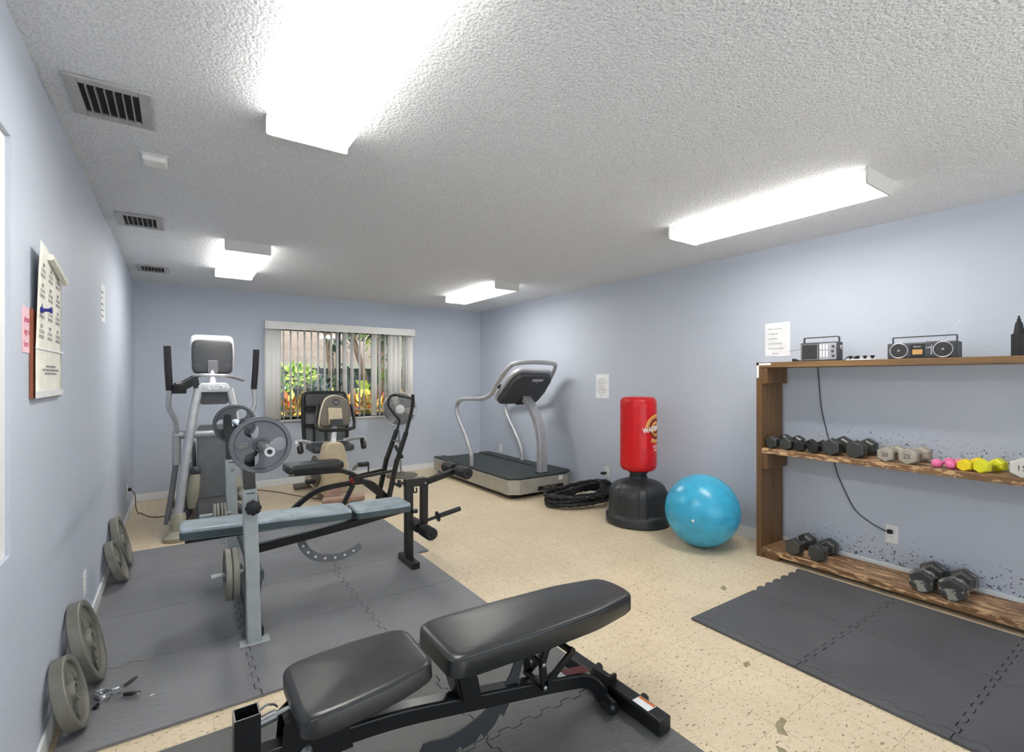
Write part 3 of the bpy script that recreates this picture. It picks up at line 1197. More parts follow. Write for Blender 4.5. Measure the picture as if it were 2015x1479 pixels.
# spring clip collar on the mat
clip = thing('spring_collar', (-.22, 2.66, .013), 'chrome spring collar with black grips lying on the mat by the plates', 'collar clip')
b = B()
cc = Vector((-.265, 2.668, .013 + .012))
pts = []
for k in range(73):
    a = 2 * pi * k / 24
    pts.append(cc + Vector((.030 * cos(a), .030 * sin(a), .0035 + .0075 * k / 24)))
e1 = [pts[-1] + Vector((.03, .004, 0)), Vector((-.185, 2.66, .045))]
e0 = [Vector((-.19, 2.640, .03)), pts[0] + Vector((.03, -.004, 0))]
b.tube(fil([e0[0], e0[1]] + pts + e1, .004, 2), .0032, 8)
part('spring', b, 'chrome', clip)
part('grip', B().sweep([(-.192, 2.641, .029), (-.165, 2.628, .030), (-.135, 2.615, .029)], rect(.020, .014, .004), scales=[.8, 1, .8]), 'black', clip, bev=.003)
part('grip', B().sweep([(-.196, 2.676, .042), (-.170, 2.688, .052), (-.150, 2.700, .060)], rect(.020, .012, .004), scales=[.8, 1, .7]), 'black', clip, bev=.003)
part('end_tip', B().sweep([(-.275, 2.632, .022), (-.283, 2.610, .020)], circ(.008, 10)), 'black', clip)
letters('lettering', 'WEIDER', .0105, 'white_print', clip, (-.152, 2.6135, .0305), (.86, -.42, 0), (.2, .4, .9), .0006)
struct('floor_chip', B().prism([(-.008, -.004), (0, .001), (.004, .008), (.006, 0), (.014, -.003), (.004, -.004), (-.001, -.01)], (-.095, 2.60, .0128), (1, 0, 0), (0, 1, 0), (0, 0, .001)), 'white')

# ------------------------------------------------------------------ weight bench
yc = 3.378
wb = thing('weight_bench', (.75, yc, .0), 'grey uprights weight bench with worn blue grey pads and black leg developer', 'weight bench')
for s in (-1, 1):
    y = yc + s * .553
    b = B()
    b.sweep([(.322, y, .016), (.300, y, .805)], rect(.066, .056, .004), up=(0, 1, 0))
    up = part('upright', b, 'upright_paint', wb, bev=.002)
    part('base_plate', B().box((.256, y - .036, .013), (.393, y + .036, .019)), 'upright_paint', wb, bev=.002)
    b = B()
    b.sweep([(.301, y, .78), (.296, y, 1.0)], rect(.052, .042), up=(0, 1, 0))
    part('inner_post', b, 'black_paint', wb, bev=.002)
    # bar cradle: flat plates with a hook
    b = B()
    pl = [(-.040, -.06), (.030, -.06), (.046, -.03), (.085, -.015), (.090, .045), (.078, .045), (.070, .005), (.040, -.012), (.018, -.010), (.010, .02), (.004, .085), (-.028, .085), (-.040, .04)]
    for dy in (-.026, .021):
        b.prism(pl, (BX - .040, y + dy, BZ - .010), (1, 0, 0), (0, 0, 1), (0, .005, 0))
    part('bar_hook', b, 'black_paint', wb)
    # adjusting knob on the near face and slot
    kb = B().lathe([(.0, 0), (.012, 0), (.012, .012), (.033, .014), (.036, .020), (.036, .032), (.030, .036), (0, .037)], (.312, y - .028, .715), (0, -1, 0), 40, mod=lambda a, h: 1 + (.07 * cos(8 * a) if h > .013 else 0))
    if s < 0:
        part('knob', kb, 'black', wb)
    else:
        kb.bm.free()
        part('bolt', B().lathe([(.009, 0), (.009, .004), (.006, .007), (0, .008)], (.312, y - .028, .73), (0, -1, 0), 14), 'steel', wb)
    part('slot', B().box((.285, y - .0295, .782), (.322, y - .028, .787)), 'black', wb)
# storage pegs
peg1 = part('storage_peg', B().cyl((.30, yc - .52, .375), (.135, yc - .52, .375), .0125, n=16), 'upright_paint', wb)
peg2 = part('storage_peg', B().cyl((.30, yc + .52, .437), (.118, yc + .52, .437), .0125, n=16), 'upright_paint', wb)
# cross members, rear of bench
part('cross_beam', B().bar((.345, yc - .52, .335), (.345, yc + .52, .335), .055, .05, c=.006), 'vinyl_side', wb)
part('rear_brace', B().sweep([(.352, yc - .47, .33), (.336, yc - .47, .10)], rect(.03, .05, .003), up=(0, 1, 0)), 'black_paint', wb)
b = B()
for z in (.26, .22, .13):
    b.lathe([(.008, 0), (.008, .01), (0, .012)], (.318, yc - .47, z), (-1, 0, 0), 10)
part('brace_bolts', b, 'black', wb)
part('floor_beam', B().bar((.345, yc - .53, .045), (.345, yc + .53, .045), .05, .05, c=.005), 'black_paint', wb)
b = B().sweep(fil([(.36, yc, .315), (.95, yc, .372), (1.40, yc, .428)], .1), rect(.05, .05, .005), up=(0, 0, 1))
part('main_beam', b, 'black_paint', wb, bev=.002)
# front leg with foot
part('front_post', B().sweep([(1.392, yc, .04), (1.390, yc, .632)], rect(.058, .05, .004), up=(0, 1, 0)), 'black_paint', wb, bev=.002)
part('front_foot', B().box((1.362, yc - .135, .0135), (1.422, yc + .135, .060)), 'black_paint', wb, bev=.003)
# pads
def slope(z0, x0, z1, x1):
    d = Vector((x1 - x0, 0, z1 - z0)).normalized()
    return d, Vector((-d.z, 0, d.x))


d, n = slope(.478, .005, .452, .950)
L = .945
b = B().pad(rounded([(0, -.115), (L * .82, -.13), (L, -.128), (L, .128), (L * .82, .13), (0, .115)], .03), -.012, .048, (.004, yc, .478), d, (0, 1, 0), n, .004, .014)
pd = part('back_pad', b, 'vinyl_blue', wb)
b = B()
for s in (-1, 1):
    b.sweep([Vector((.004, yc, .478)) + d * (.02 + .9 * k / 10) + Vector((0, s * (.1155 + .0145 * min(1, k / 8)), 0)) + n * .036 for k in range(11)], circ(.003, 6))
part('piping', b, 'vinyl_blue', pd)
d2, n2 = slope(.436, .985, .432, 1.365)
b = B().pad(rounded([(0, -.128), (.385, -.128), (.385, .128), (0, .128)], .035), -.006, .052, (.978, yc, .440), d2, (0, 1, 0), n2, .004, .016)
part('seat_pad', b, 'vinyl_blue', wb)
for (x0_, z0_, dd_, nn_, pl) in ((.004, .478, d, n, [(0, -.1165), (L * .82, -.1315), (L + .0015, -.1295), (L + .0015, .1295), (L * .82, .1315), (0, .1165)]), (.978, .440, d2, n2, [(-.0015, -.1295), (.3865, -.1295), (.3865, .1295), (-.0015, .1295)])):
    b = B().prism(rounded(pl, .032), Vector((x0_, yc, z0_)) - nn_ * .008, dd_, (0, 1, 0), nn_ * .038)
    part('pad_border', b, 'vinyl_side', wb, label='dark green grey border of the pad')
part('pad_board', B().box((.03, yc - .10, .445), (.92, yc + .10, .458)), 'black', wb)
b = B()
b.sweep([(.90, yc - .05, .435), (1.02, yc - .05, .425)], rect(.03, .02), up=(0, 0, 1)).sweep([(.90, yc + .05, .435), (1.02, yc + .05, .425)], rect(.03, .02), up=(0, 0, 1))
part('hinge', b, 'black', wb)
# incline sector plate with slots
arc = [(.655, .345), (.668, .285), (.705, .225), (.765, .18), (.845, .158), (.925, .158), (1.0, .178), (1.05, .205)]
P = cat([(x, yc + .03, z) for x, z in arc], 5)
b = B().sweep(P, rect(.055, .005, 0), up=(0, 1, 0), scales=[1.0 - .25 * abs(k / (len(P) - 1) - .35) for k in range(len(P))])
sec = part('incline_sector', b, 'machine_grey', wb)
b = B()
for k in range(2, len(P) - 2, 4):
    q = P[k]
    t = (P[k + 1] - P[k - 1]).normalized()
    b.lathe([(.008, 0), (.008, .0015), (0, .0016)], (q.x, yc + .0272 + .0003, q.z), (0, -1, 0), 12)
part('adjustment_holes', b, 'white', sec)
# leg developer
part('top_bracket', B().box((1.36, yc - .027, .575), (1.525, yc + .027, .632)), 'black_paint', wb, bev=.003)
part('developer_post', B().sweep([(1.512, yc, .615), (1.510, yc, .285)], rect(.054, .044, .004), up=(0, 1, 0)), 'black_paint', wb, bev=.002)
part('developer_arm', B().sweep([(1.512, yc, .592), (1.765, yc, .650)], rect(.044, .044, .004), up=(0, 1, 0)), 'black_paint', wb, bev=.002)
part('pivot_bolt', B().cyl((1.512, yc - .034, .595), (1.512, yc + .034, .595), .009, n=12), 'steel', wb)
kb = B().lathe([(.0, 0), (.01, 0), (.01, .03), (.026, .032), (.028, .038), (.028, .048), (0, .052)], (1.362, yc, .607), (-1, 0, 0), 30, mod=lambda a, h: 1 + (.06 * cos(6 * a) if h > .031 else 0))
part('tension_knob', kb, 'black', wb)
b = B().tube(fil([(1.42, yc - .02, .575), (1.42, yc - .02, .535), (1.445, yc - .02, .528), (1.445, yc - .02, .565)], .01), .006, 8)
part('hook', b, 'black_paint', wb)


def roller(c, L0, L1, r, flat=1.0):
    b = B()
    c = Vector(c)
    b.lathe([(0, 0), (r * .82, 0), (r, .012), (r * 1.0, L0 - .015), (r * .9, L0)], c + Vector((0, -L0 - .03, 0)), (0, 1, 0), 24, mod=lambda a, h: 1 + .04 * cos(2 * a))
    b.lathe([(r * .9, 0), (r, .015), (r, L1 - .012), (r * .82, L1), (0, L1)], c + Vector((0, .03, 0)), (0, 1, 0), 24)
    return b


part('upper_roller', roller((1.785, yc, .656), .155, .155, .046), 'rubber', wb)
part('lower_roller', roller((1.492, yc, .255), .160, .150, .046), 'rubber', wb)
part('roller_rod', B().cyl((1.785, yc - .20, .656), (1.785, yc + .20, .656), .010), 'black_paint', wb)
part('roller_rod', B().cyl((1.492, yc - .20, .255), (1.492, yc + .20, .255), .010), 'black_paint', wb)
b = B().cyl((1.44, yc, .288), (1.63, yc, .322), .012).cyl((1.62, yc, .320), (1.815, yc, .352), .0185)
b.lathe([(.0185, 0), (.040, .0), (.040, .006), (.0185, .006)], (1.622, yc, .3203), (1, 0, .17), 24)
part('weight_peg', b, 'black_paint', wb)
part('axle_stub', B().cyl((1.40, yc - .04, .405), (1.44, yc - .04, .40), .016), 'black_paint', wb)

# plates stored on the rear pegs
for k, (x, lb) in enumerate([(.192, 'olive grey plate on the low near storage peg of the weight bench, outer one'), (.223, 'olive grey plate on the low near storage peg of the weight bench, inner one')]):
    if k == 0:
        q = make_plate(lb, .125, .028, 'iron_olive', 'plates on the near storage peg', ph=.3, spokes=3, wide=.7)
        q.location = (x, yc - .52, .375)
        for ch in q.children:
            pass
        q.rotation_euler = (0, 0, 0)
        q1 = q
    else:
        dup(q1, (x, yc - .52, .375), lb)
for k in range(4):
    lb = ['outermost', 'second from outside', 'third from outside', 'innermost'][k]
    lb = f'small pale worn plate on the far storage peg of the weight bench, {lb}'
    x = .196 + .0185 * k + (.004 if k > 1 else 0)
    if k == 0:
        sp = thing('weight_plate', (0, 0, 0), lb, 'weight plate', 'small plates on the far storage peg')
        b = B().lathe([(.014, 0), (.066, 0), (.072, .002), (.074, .008), (.072, .014), (.066, .016), (.014, .016)], (0, 0, 0), (1, 0, 0), 40)
        part('disc', b, 'iron_pale', sp)
        b = B().lathe([(.014, .0155), (.026, .0155), (.025, .0175), (.014, .0175)], (0, 0, 0), (1, 0, 0), 24)
        part('hub', b, 'iron_pale', sp)
        sp.location = (x, yc + .52, .437)
    else:
        dup(sp, (x, yc + .52, .437 - (.004 if k == 0 else 0)), lb)

# ------------------------------------------------------------------ incline bench in the foreground
yi = 1.475
ib = thing('incline_bench', (.85, yi, .0), 'black adjustable incline bench with seat and back pad in the foreground', 'bench')
b = B().sweep(fil([(.14, yi, .345), (.56, yi, .312), (1.20, yi, .190), (1.375, yi, .150), (1.455, yi, .055)], .10, 8), rect(.056, .056, .006), up=(0, 1, 0))
beam = part('main_beam', b, 'black_paint', ib, bev=.002)
dd = Vector((1, 0, -.19)).normalized()
nn = Vector((.19, 0, 1)).normalized()
part('red_sticker', B().prism([(-.055, -.022), (.075, -.022), (.075, .022), (-.055, .022)], Vector((1.295, yi, .172)) + nn * .0285, dd, (0, 1, 0), nn * .001), 'red_sticker', beam, label='dark red maker strip on the beam')
part('sticker', B().prism([(-.02, -.022), (.02, -.022), (.02, .022), (-.02, .022)], Vector((1.225, yi, .185)) + nn * .0285, dd, (0, 1, 0), nn * .001), 'paper', beam)
# rear foot
b = B().bar((1.527, 1.205, .048), (1.527, 1.745, .048), .070, .062, c=.007)
ft = part('rear_foot', b, 'black_paint', ib, bev=.002)
part('end_cap', B().box((1.497, 1.2035, .023), (1.557, 1.206, .073)), 'black', ft, bev=.002)
part('end_cap', B().box((1.497, 1.744, .023), (1.557, 1.7465, .073)), 'black', ft, bev=.002)
part('warning_label', B().box((1.503, 1.265, .0788), (1.551, 1.345, .0796)), 'paper', ft)
part('warning_label', B().box((1.537, 1.267, .0794), (1.550, 1.343, .0800)), 'orange_sticker', ft, label='orange band of the warning label')
part('foot_bracket', B().sweep(fil([(1.40, yi, .150), (1.49, yi, .078), (1.545, yi, .078)], .03), rect(.060, .012), up=(0, 1, 0)), 'black_paint', ft)
for dy in (-.13, .13):
    part('foot_bumper', B().lathe([(.0, 0), (.016, 0), (.018, .006), (.018, .020), (.012, .026), (0, .027)], (1.562, yi + dy, .058), (1, 0, .2), 16), 'rubber', ft)
part('transport_sleeve', B().sweep([(1.440, yi - .09, .045), (1.470, yi + .04, .045)], circ(.026, 16)), 'black_paint', ft)
b = B()
for dy in (-.10, .01):
    b.lathe([(.008, 0), (.008, .006), (0, .008)], (1.426 + .1 * (dy + .1), yi + dy, .060), (-.8, 0, .5), 10)
part('bolts', b, 'steel', ft)
# front post (open square tube), cross foot and pop pin
b = B()
for (xa, xb, ya, yb) in ((-.031, -.027, -.029, .029), (.027, .031, -.029, .029), (-.027, .027, -.029, -.025), (-.027, .027, .025, .029)):
    b.box((.150 + xa, yi + ya, .05), (.150 + xb, yi + yb, .480))
b.box((.123, yi - .025, .05), (.177, yi + .025, .40))
fp = part('front_post', b, 'black_paint', ib)
part('front_foot', B().bar((.15, yi - .27, .042), (.15, yi + .27, .042), .06, .056, c=.006), 'black_paint', ib, bev=.002)
b = B().cyl((.176, yi - .004, .440), (.222, yi - .004, .448), .014).cyl((.215, yi - .004, .447), (.262, yi - .004, .455), .007)
b.lathe([(.0, 0), (.014, 0), (.016, .003), (.024, .008), (.024, .013), (0, .016)], (.255, yi - .004, .454), (1, 0, .17), 24, mod=lambda a, h: 1 + .12 * cos(3 * a))
part('pull_pin', b, 'steel', fp)
b = B().tube(fil([(.18, yi + .012, .462), (.20, yi + .014, .474), (.222, yi + .02, .462), (.228, yi + .022, .452)], .01), .003, 6)
part('pin_ring', b, 'steel', fp)
# seat bracket
b = B()
pl = [(.225, .33), (.33, .30), (.42, .30), (.40, .42), (.255, .445), (.235, .43)]
for dy in (-.045, .040):
    b.prism(pl, (0, yi + dy, 0), (1, 0, 0), (0, 0, 1), (0, .005, 0))
b.box((.24, yi - .04, .425), (.60, yi + .04, .437))
sb = part('seat_bracket', b, 'black_paint', ib, bev=.001)
part('pivot_bolt', B().lathe([(.016, 0), (.016, .008), (.010, .014), (0, .015)], (.29, yi - .045, .345), (0, -1, 0), 16), 'steel', sb)
# pads
d, n = slope(.440, .262, .462, .640)
ol = rounded([(-.004, -.150), (.10, -.158), (.26, -.150), (.385, -.122), (.388, .122), (.26, .150), (.10, .158), (-.004, .150)], .045, 6)
b = B().pad(ol, -.012, .056, (.262, yi, .440), d, (0, 1, 0), n, .010, .022, 6)
st = part('seat_pad', b, 'vinyl', ib)
b = B()
b.sweep([Vector((.262, yi, .440)) + d * (.02 + .35 * k / 12) + n * .050 + Vector((0, -(.154 + .003 * sin(k)) + (.030 * max(0, (k - 7) / 5)), 0)) for k in range(13)], circ(.0022, 6))
part('seam', b, 'vinyl', st)
d, n = slope(.445, .690, .424, 1.56)
ol = rounded([(.0, -.140), (.30, -.146), (.62, -.138), (.845, -.098), (.862, 0), (.845, .098), (.62, .138), (.30, .146), (.0, .140)], .05, 6)
b = B().pad(ol, -.014, .062, (.690, yi, .445), d * 1.02, (0, 1, 0), n, .008, .022, 6)
bp = part('back_pad', b, 'vinyl', ib)
b = B()
b.sweep([Vector((.690, yi, .445)) + d * (.03 + .78 * k / 14) + n * .05 + Vector((0, -(.143 + .003 * sin(pi * k / 14)) + (.042 * max(0, (k - 10) / 4)), 0)) for k in range(15)], circ(.0022, 6))
part('seam', b, 'vinyl', bp)
part('pad_rail', B().bar((.72, yi, .424), (1.34, yi, .408), .045, .026), 'black_paint', ib)
# hinge post under the back pad
b = B()
for dy in (-.050, .045):
    b.prism([(.782, .295), (.850, .290), (.835, .36), (.805, .435), (.735, .440), (.722, .425), (.760, .39)], (0, yi + dy, 0), (1, 0, 0), (0, 0, 1), (0, .005, 0))
b.bar((.800, yi, .30), (.765, yi, .415), .085, .050, up=(1, 0, 0))
part('hinge_post', b, 'black_paint', ib, bev=.0015)
b = B().prism([(.722, .425), (.735, .445), (.85, .440), (.85, .43), (.745, .432)], (0, yi - .055, 0), (1, 0, 0), (0, 0, 1), (0, .11, 0))
part('hinge_plate', b, 'black_paint', ib)
# scissor links
b = B()
for dy in (-.055, .050):
    b.bar((1.135, yi + dy, .395), (1.105, yi + dy, .318), .026, .010, up=(0, 1, 0))
    b.bar((1.105, yi + dy, .318), (1.115, yi + dy, .232), .028, .010, up=(0, 1, 0))
    b.bar((1.112, yi + dy, .232), (1.250, yi + dy, .318), .026, .010, up=(0, 1, 0))
    b.cyl((1.250, yi + dy - .002, .318), (1.250, yi + dy + .012, .318), .016)
b.cyl((1.250, yi - .05, .318), (1.250, yi + .05, .318), .013)
b.cyl((1.112, yi - .062, .232), (1.112, yi + .062, .232), .012)
b.cyl((1.105, yi - .062, .318), (1.105, yi + .062, .318), .012)
b.bar((1.250, yi + .02, .318), (1.20, yi + .02, .405), .026, .010, up=(0, 1, 0))
lk = part('linkage', b, 'black_paint', ib)
b = B()
for p in ((1.112, .232), (1.105, .318)):
    b.lathe([(.009, 0), (.009, .006), (.005, .009), (0, .01)], (p[0], yi - .061, p[1]), (0, -1, 0), 12)
part('bolts', b, 'steel', lk)
# notched ladder arc
outer = cat([(1.04, 0, .400), (1.015, 0, .320), (.978, 0, .262), (.915, 0, .212), (.840, 0, .178), (.755, 0, .165), (.690, 0, .178), (.660, 0, .180)], 5)
inner = [(.640, .150), (.655, .118), (.700, .105), (.760, .100), (.790, .118), (.800, .103), (.850, .108), (.878, .128), (.886, .108), (.930, .135), (.955, .168), (.968, .150), (1.005, .205), (1.035, .26), (1.060, .33), (1.075, .400)]
b = B().prism([(p.x, p.z) for p in outer] + inner, (0, yi - .004, 0), (1, 0, 0), (0, 0, 1), (0, .008, 0))
part('ladder_arc', b, 'panel_dark', ib, ang=50)

# ------------------------------------------------------------------ treadmill by the right wall
tm = thing('treadmill', (3.52, 5.5, 0), 'silver treadmill with dark belt and arched handrail in the far right corner', 'treadmill')
tx0, tx1, tya, tyb = 3.05, 3.985, 4.475, 6.47
foot = [(tx0, tyb), (tx0, tya + .085), (tx0 + .115, tya), (tx1 - .115, tya), (tx1, tya + .085), (tx1, tyb)]
b = B().prism(foot, (0, 0, .055), (1, 0, 0), (0, 1, 0), (0, 0, .165))
fr_ = part('base_frame', b, 'tread_side', tm, bev=.006, seg=2)
part('underside', B().box((tx0 + .05, tya + .09, .012), (tx1 - .05, tyb - .05, .056)), 'black', tm)
hood = [(tx0 + .004, 5.02), (tx0 + .004, tya + .088), (tx0 + .116, tya + .004), (tx1 - .116, tya + .004), (tx1 - .004, tya + .088), (tx1 - .004, 5.02)]
b = B().prism(hood, (0, 0, .2195), (1, 0, 0), (0, 1, 0), (0, 0, .030))
part('motor_hood', b, 'tread', tm, bev=.012, seg=3)
part('belt', B().box((tx0 + .19, 5.0, .215), (tx1 - .19, tyb - .02, .228)), 'tread', tm)
for xa, xb in ((tx0 + .004, tx0 + .18), (tx1 - .18, tx1 - .004)):
    part('side_rail', B().box((xa, 4.99, .2195), (xb, tyb, .240)), 'tread_rail', tm, bev=.006)
for sx in (tx0 + .1, tx1 - .1):
    part('wheel', B().cyl((sx - .02, tya + .12, .032), (sx + .02, tya + .12, .032), .031), 'rubber', tm)
letters('side_lettering', 'STAR TRAC', .055, 'red_ink', tm, (tx0 - .001, 6.18, .135), (0, -1, 0), (0, 0, 1), .001)
part('label_sticker', B().box((3.73, tya - .001, .165), (3.79, tya + .002, .215)), 'paper', tm)
part('name_plate', B().box((3.42, tya - .002, .070), (3.80, tya + .002, .120)), 'black', tm)
letters('lettering', 'STAR TRAC', .04, 'iron_pale', tm, (3.60, tya - .0025, .095), (1, 0, 0), (0, 0, 1), .001)
part('name_plate_trim', B().box((3.40, tya - .006, .060), (3.83, tya + .002, .068)), 'iron_pale', tm)
# mast
mp = cat([(3.575, 4.60, .235), (3.575, 4.60, .42), (3.575, 4.605, .60), (3.57, 4.64, .78), (3.565, 4.74, .96), (3.56, 4.88, 1.10), (3.555, 4.99, 1.19)], 6)
part('mast', B().sweep(mp, rect(.112, .075, .006), up=(1, 0, 0)) if False else B().sweep(mp, rect(.075, .112, .006), up=(1, 0, 0)), 'machine_silver', tm, bev=.003)
part('mast_foot', B().prism(rounded([(-.075, -.06), (.075, -.06), (.075, .06), (-.075, .06)], .02), (3.575, 4.60, .248), (1, 0, 0), (0, 1, 0), (0, 0, .008)), 'tread_rail', tm)
# handrail: one bent tube from the left foot over the console to the right foot
xl, xr = 3.13, 3.925
hl = [(xl, 5.50, .235), (xl, 5.52, .40), (xl, 5.68, .62), (xl, 5.86, .82), (xl, 5.92, .98), (xl, 5.80, 1.075), (xl, 5.55, 1.10), (xl, 5.24, 1.115), (xl + .005, 5.05, 1.17), (xl + .015, 4.92, 1.30), (xl + .03, 4.80, 1.42), (xl + .06, 4.71, 1.505), (xl + .13, 4.655, 1.545)]
hr_ = [(xr + (xl - x), y, z) for x, y, z in reversed(hl)]
part('handrail', B().tube(cat(hl + [(3.53, 4.64, 1.56)] + hr_, 6), .027, 14), 'machine_silver', tm)
for x, s in ((xl, 1), (xr, -1)):
    part('rail_clamp', B().tube([(x + s * .03, 4.945, 1.27), (x + s * .12, 4.97, 1.27)], .024, 12), 'black', tm)
    part('joint_ring', B().torus((x, 5.42, 1.107), .0275, .003, (0, 1, -.05), 20, 6), 'steel', tm)
# console: leaning plate, back towards the camera
ca = Vector((0, -.30, .37)).normalized()       # up along the console
cn_ = Vector((0, -.78, -.62)).normalized()     # out of its back
cn_ = (cn_ - ca * cn_.dot(ca)).normalized()
co_ = Vector((3.535, 5.035, 1.095))
cw = [(-.345, .0), (.245, .0), (.285, .06), (.335, .38), (.30, .475), (-.20, .49), (-.285, .40), (-.365, .07)]
b = B().prism(rounded([(x, y) for x, y in cw], .06), co_ - cn_ * .035, (1, 0, 0), ca, cn_ * .05)
part('console_housing', b, 'machine_silver', tm, bev=.012, seg=3)
cw2 = [(-.325, .0), (.235, .0), (.27, .07), (.315, .36), (.275, .44), (-.175, .45), (-.255, .38), (-.34, .06)]
b = B().pad(rounded(cw2, .07), .0, .07, co_ + cn_ * .010, (1, 0, 0), ca, cn_, .012, .03, 4)
cb = part('console_back', b, 'panel_dark', tm)
b = B().prism(rounded([(-.085, -.02), (.085, -.02), (.085, .02), (-.085, .02)], .02), co_ + ca * .385 + cn_ * .074 + Vector((.075, 0, 0)), (1, 0, 0), ca, cn_ * .012)
part('badge', b, 'radio_silver', cb)
letters('lettering', 'STAR TRAC', .026, 'white_print', cb, co_ + ca * .385 + cn_ * .0865 + Vector((.075, 0, 0)), (1, 0, 0), ca, .001)
part('badge_light', B().sph(co_ + ca * .345 + cn_ * .084 + Vector((.075, 0, 0)), .006, 10, 6), 'white_print', cb)
part('mast_socket', B().prism([(-.11, 0), (.09, 0), (.075, .11), (-.085, .11)], co_ + cn_ * .06 + Vector((.02, 0, 0)), (1, 0, 0), ca, cn_ * .035), 'black', tm, bev=.008)

# ------------------------------------------------------------------ elliptical trainer
ex = .27
el = thing('elliptical_trainer', (ex, 5.6, 0), 'grey and white elliptical trainer by the back left corner, its console back facing out', 'elliptical trainer')
for s in (-1, 1):
    fx = ex + s * .272
    b = B().lathe([(.105, .0), (.112, .012), (.112, .035), (.085, .055), (.062, .085), (.056, .20), (.048, .22), (.0, .222)], (fx, 5.02, 0), (0, 0, 1), 28)
    part('front_foot', b, 'base_olive', el)
    part('upright', B().tube(cat([(fx, 5.02, .20), (fx - s * .045, 5.06, .58), (fx - s * .105, 5.13, 1.02), (fx - s * .15, 5.19, 1.27)], 5), .034, 16), 'machine_silver', el)
    part('frame_tube', B().sweep([(fx, 5.05, .12), (fx - s * .08, 5.6, .10), (fx - s * .1, 6.25, .09)], rect(.07, .06, .01)), 'machine_grey', el)
part('front_cross_tube', B().tube([(ex - .27, 5.02, .10), (ex + .27, 5.02, .10)], .04, 14), 'machine_grey', el)
pl = rounded([(-.130, 0), (.130, 0), (.118, .062), (.095, .085), (-.095, .085), (-.118, .062)], .03)
br = part('top_bracket', B().prism(pl, (ex - .003, 5.155, 1.242), (1, 0, 0), (0, .12, 1), (0, .085, 0)), 'silver_white', el, bev=.01, seg=3)
letters('lettering', 'PRECOR', .052, 'trim', br, (ex, 5.157, 1.283), (1, 0, 0), (0, .1, 1), .012)
part('under_panel', B().prism([(-.112, 0), (-.09, -.012), (.09, -.012), (.112, 0), (.122, .10), (-.122, .10)], (ex - .003, 5.175, 1.145), (1, 0, 0), (0, .1, 1), (0, .05, 0)), 'panel_dark', el, bev=.004)
part('neck', B().tube([(ex - .012, 5.22, 1.31), (ex - .012, 5.27, 1.40), (ex - .012, 5.30, 1.50)], .030, 14), 'silver_white', el)
ca = Vector((0, .13, 1)).normalized()
cnn = Vector((0, -1, .13)).normalized()
co_ = Vector((ex - .008, 5.30, 1.405))
ol = rounded([(-.165, .0), (.165, .0), (.180, .20), (.172, .365), (-.172, .365), (-.180, .20)], .055, 6)
c = part('console_housing', B().prism(ol, co_ + Vector((0, .06, 0)), (1, 0, 0), ca, cnn * .055), 'silver_white', el, bev=.02, seg=3)
ol = rounded([(-.158, .0), (.158, .0), (.165, .18), (.160, .315), (-.160, .315), (-.165, .18)], .055, 6)
part('console_back', B().pad(ol, .0, .035, co_ + cnn * .0 + ca * .004, (1, 0, 0), ca, cnn, .006, .022, 4), 'panel_dark', el)
part('neck_plate', B().prism(rounded([(-.042, 0), (.042, 0), (.042, .125), (-.042, .125)], .02), co_ + cnn * .040, (1, 0, 0), ca, cnn * .012), 'machine_grey', el, bev=.004)
b = B()
for sx, h in ((-.12, .27), (.12, .27), (-.12, .08), (.12, .08)):
    b.lathe([(.006, 0), (.006, .002), (0, .0025)], co_ + cnn * .038 + ca * h + Vector((sx, 0, 0)), cnn, 8)
part('screws', b, 'machine_grey', el)
part('fixed_handlebar', B().tube(cat([(ex - .17, 5.34, 1.375), (ex - .10, 5.25, 1.395), (ex, 5.24, 1.393), (ex + .10, 5.25, 1.390), (ex + .19, 5.42, 1.37), (ex + .27, 5.62, 1.35)], 5), .017, 12), 'machine_silver', el)
b = B()
b.sweep(cat([(ex - .145, 5.26, 1.36), (ex - .19, 5.24, 1.33), (ex - .24, 5.22, 1.30), (ex - .29, 5.20, 1.29)], 4), rect(.06, .075, .01))
b.lathe([(.052, 0), (.055, .01), (.055, .075), (.050, .078), (.046, .02), (0, .018)], (ex - .265, 5.16, 1.235), (0, 0, 1), 20)
b.bar((ex - .15, 5.24, 1.38), (ex - .12, 5.24, 1.20), .05, .05)
part('bottle_holder', b, 'black', el)
# shroud and drive
b = B().prism(rounded([(-.145, .02), (.145, .02), (.160, .90), (.140, .935), (-.125, .935), (-.145, .90)], .03), (ex + .015, 5.23, 0), (1, 0, 0), (0, .03, 1), (0, .14, 0))
sh = part('front_shroud', b, 'machine_grey', el, bev=.012, seg=3)
part('shroud_seam', B().box((ex - .125, 5.2275, .282), (ex + .155, 5.235, .286)), 'panel_dark', sh)
part('drive_housing', B().prism(rounded([(5.30, .10), (6.15, .10), (6.2, .34), (5.85, .66), (5.36, .90), (5.30, .86)], .06), (ex - .09, 0, 0), (0, 1, 0), (0, 0, 1), (.20, 0, 0)), 'machine_grey', el, bev=.012)
b = B().lathe([(.0, 0), (.235, 0), (.25, .012), (.25, .03), (0, .03)], (ex - .13, 5.72, .50), (-1, 0, 0), 36)
part('side_disc', b, 'panel_dark', el)
part('side_rail', B().sweep([(ex - .20, 5.30, .62), (ex - .20, 5.75, .18), (ex - .20, 6.2, .12)], rect(.05, .03, .005)), 'machine_silver', el)
part('pivot_axle', B().tube([(ex - .30, 5.27, .862), (ex + .30, 5.27, .862)], .034, 16), 'machine_silver', el)
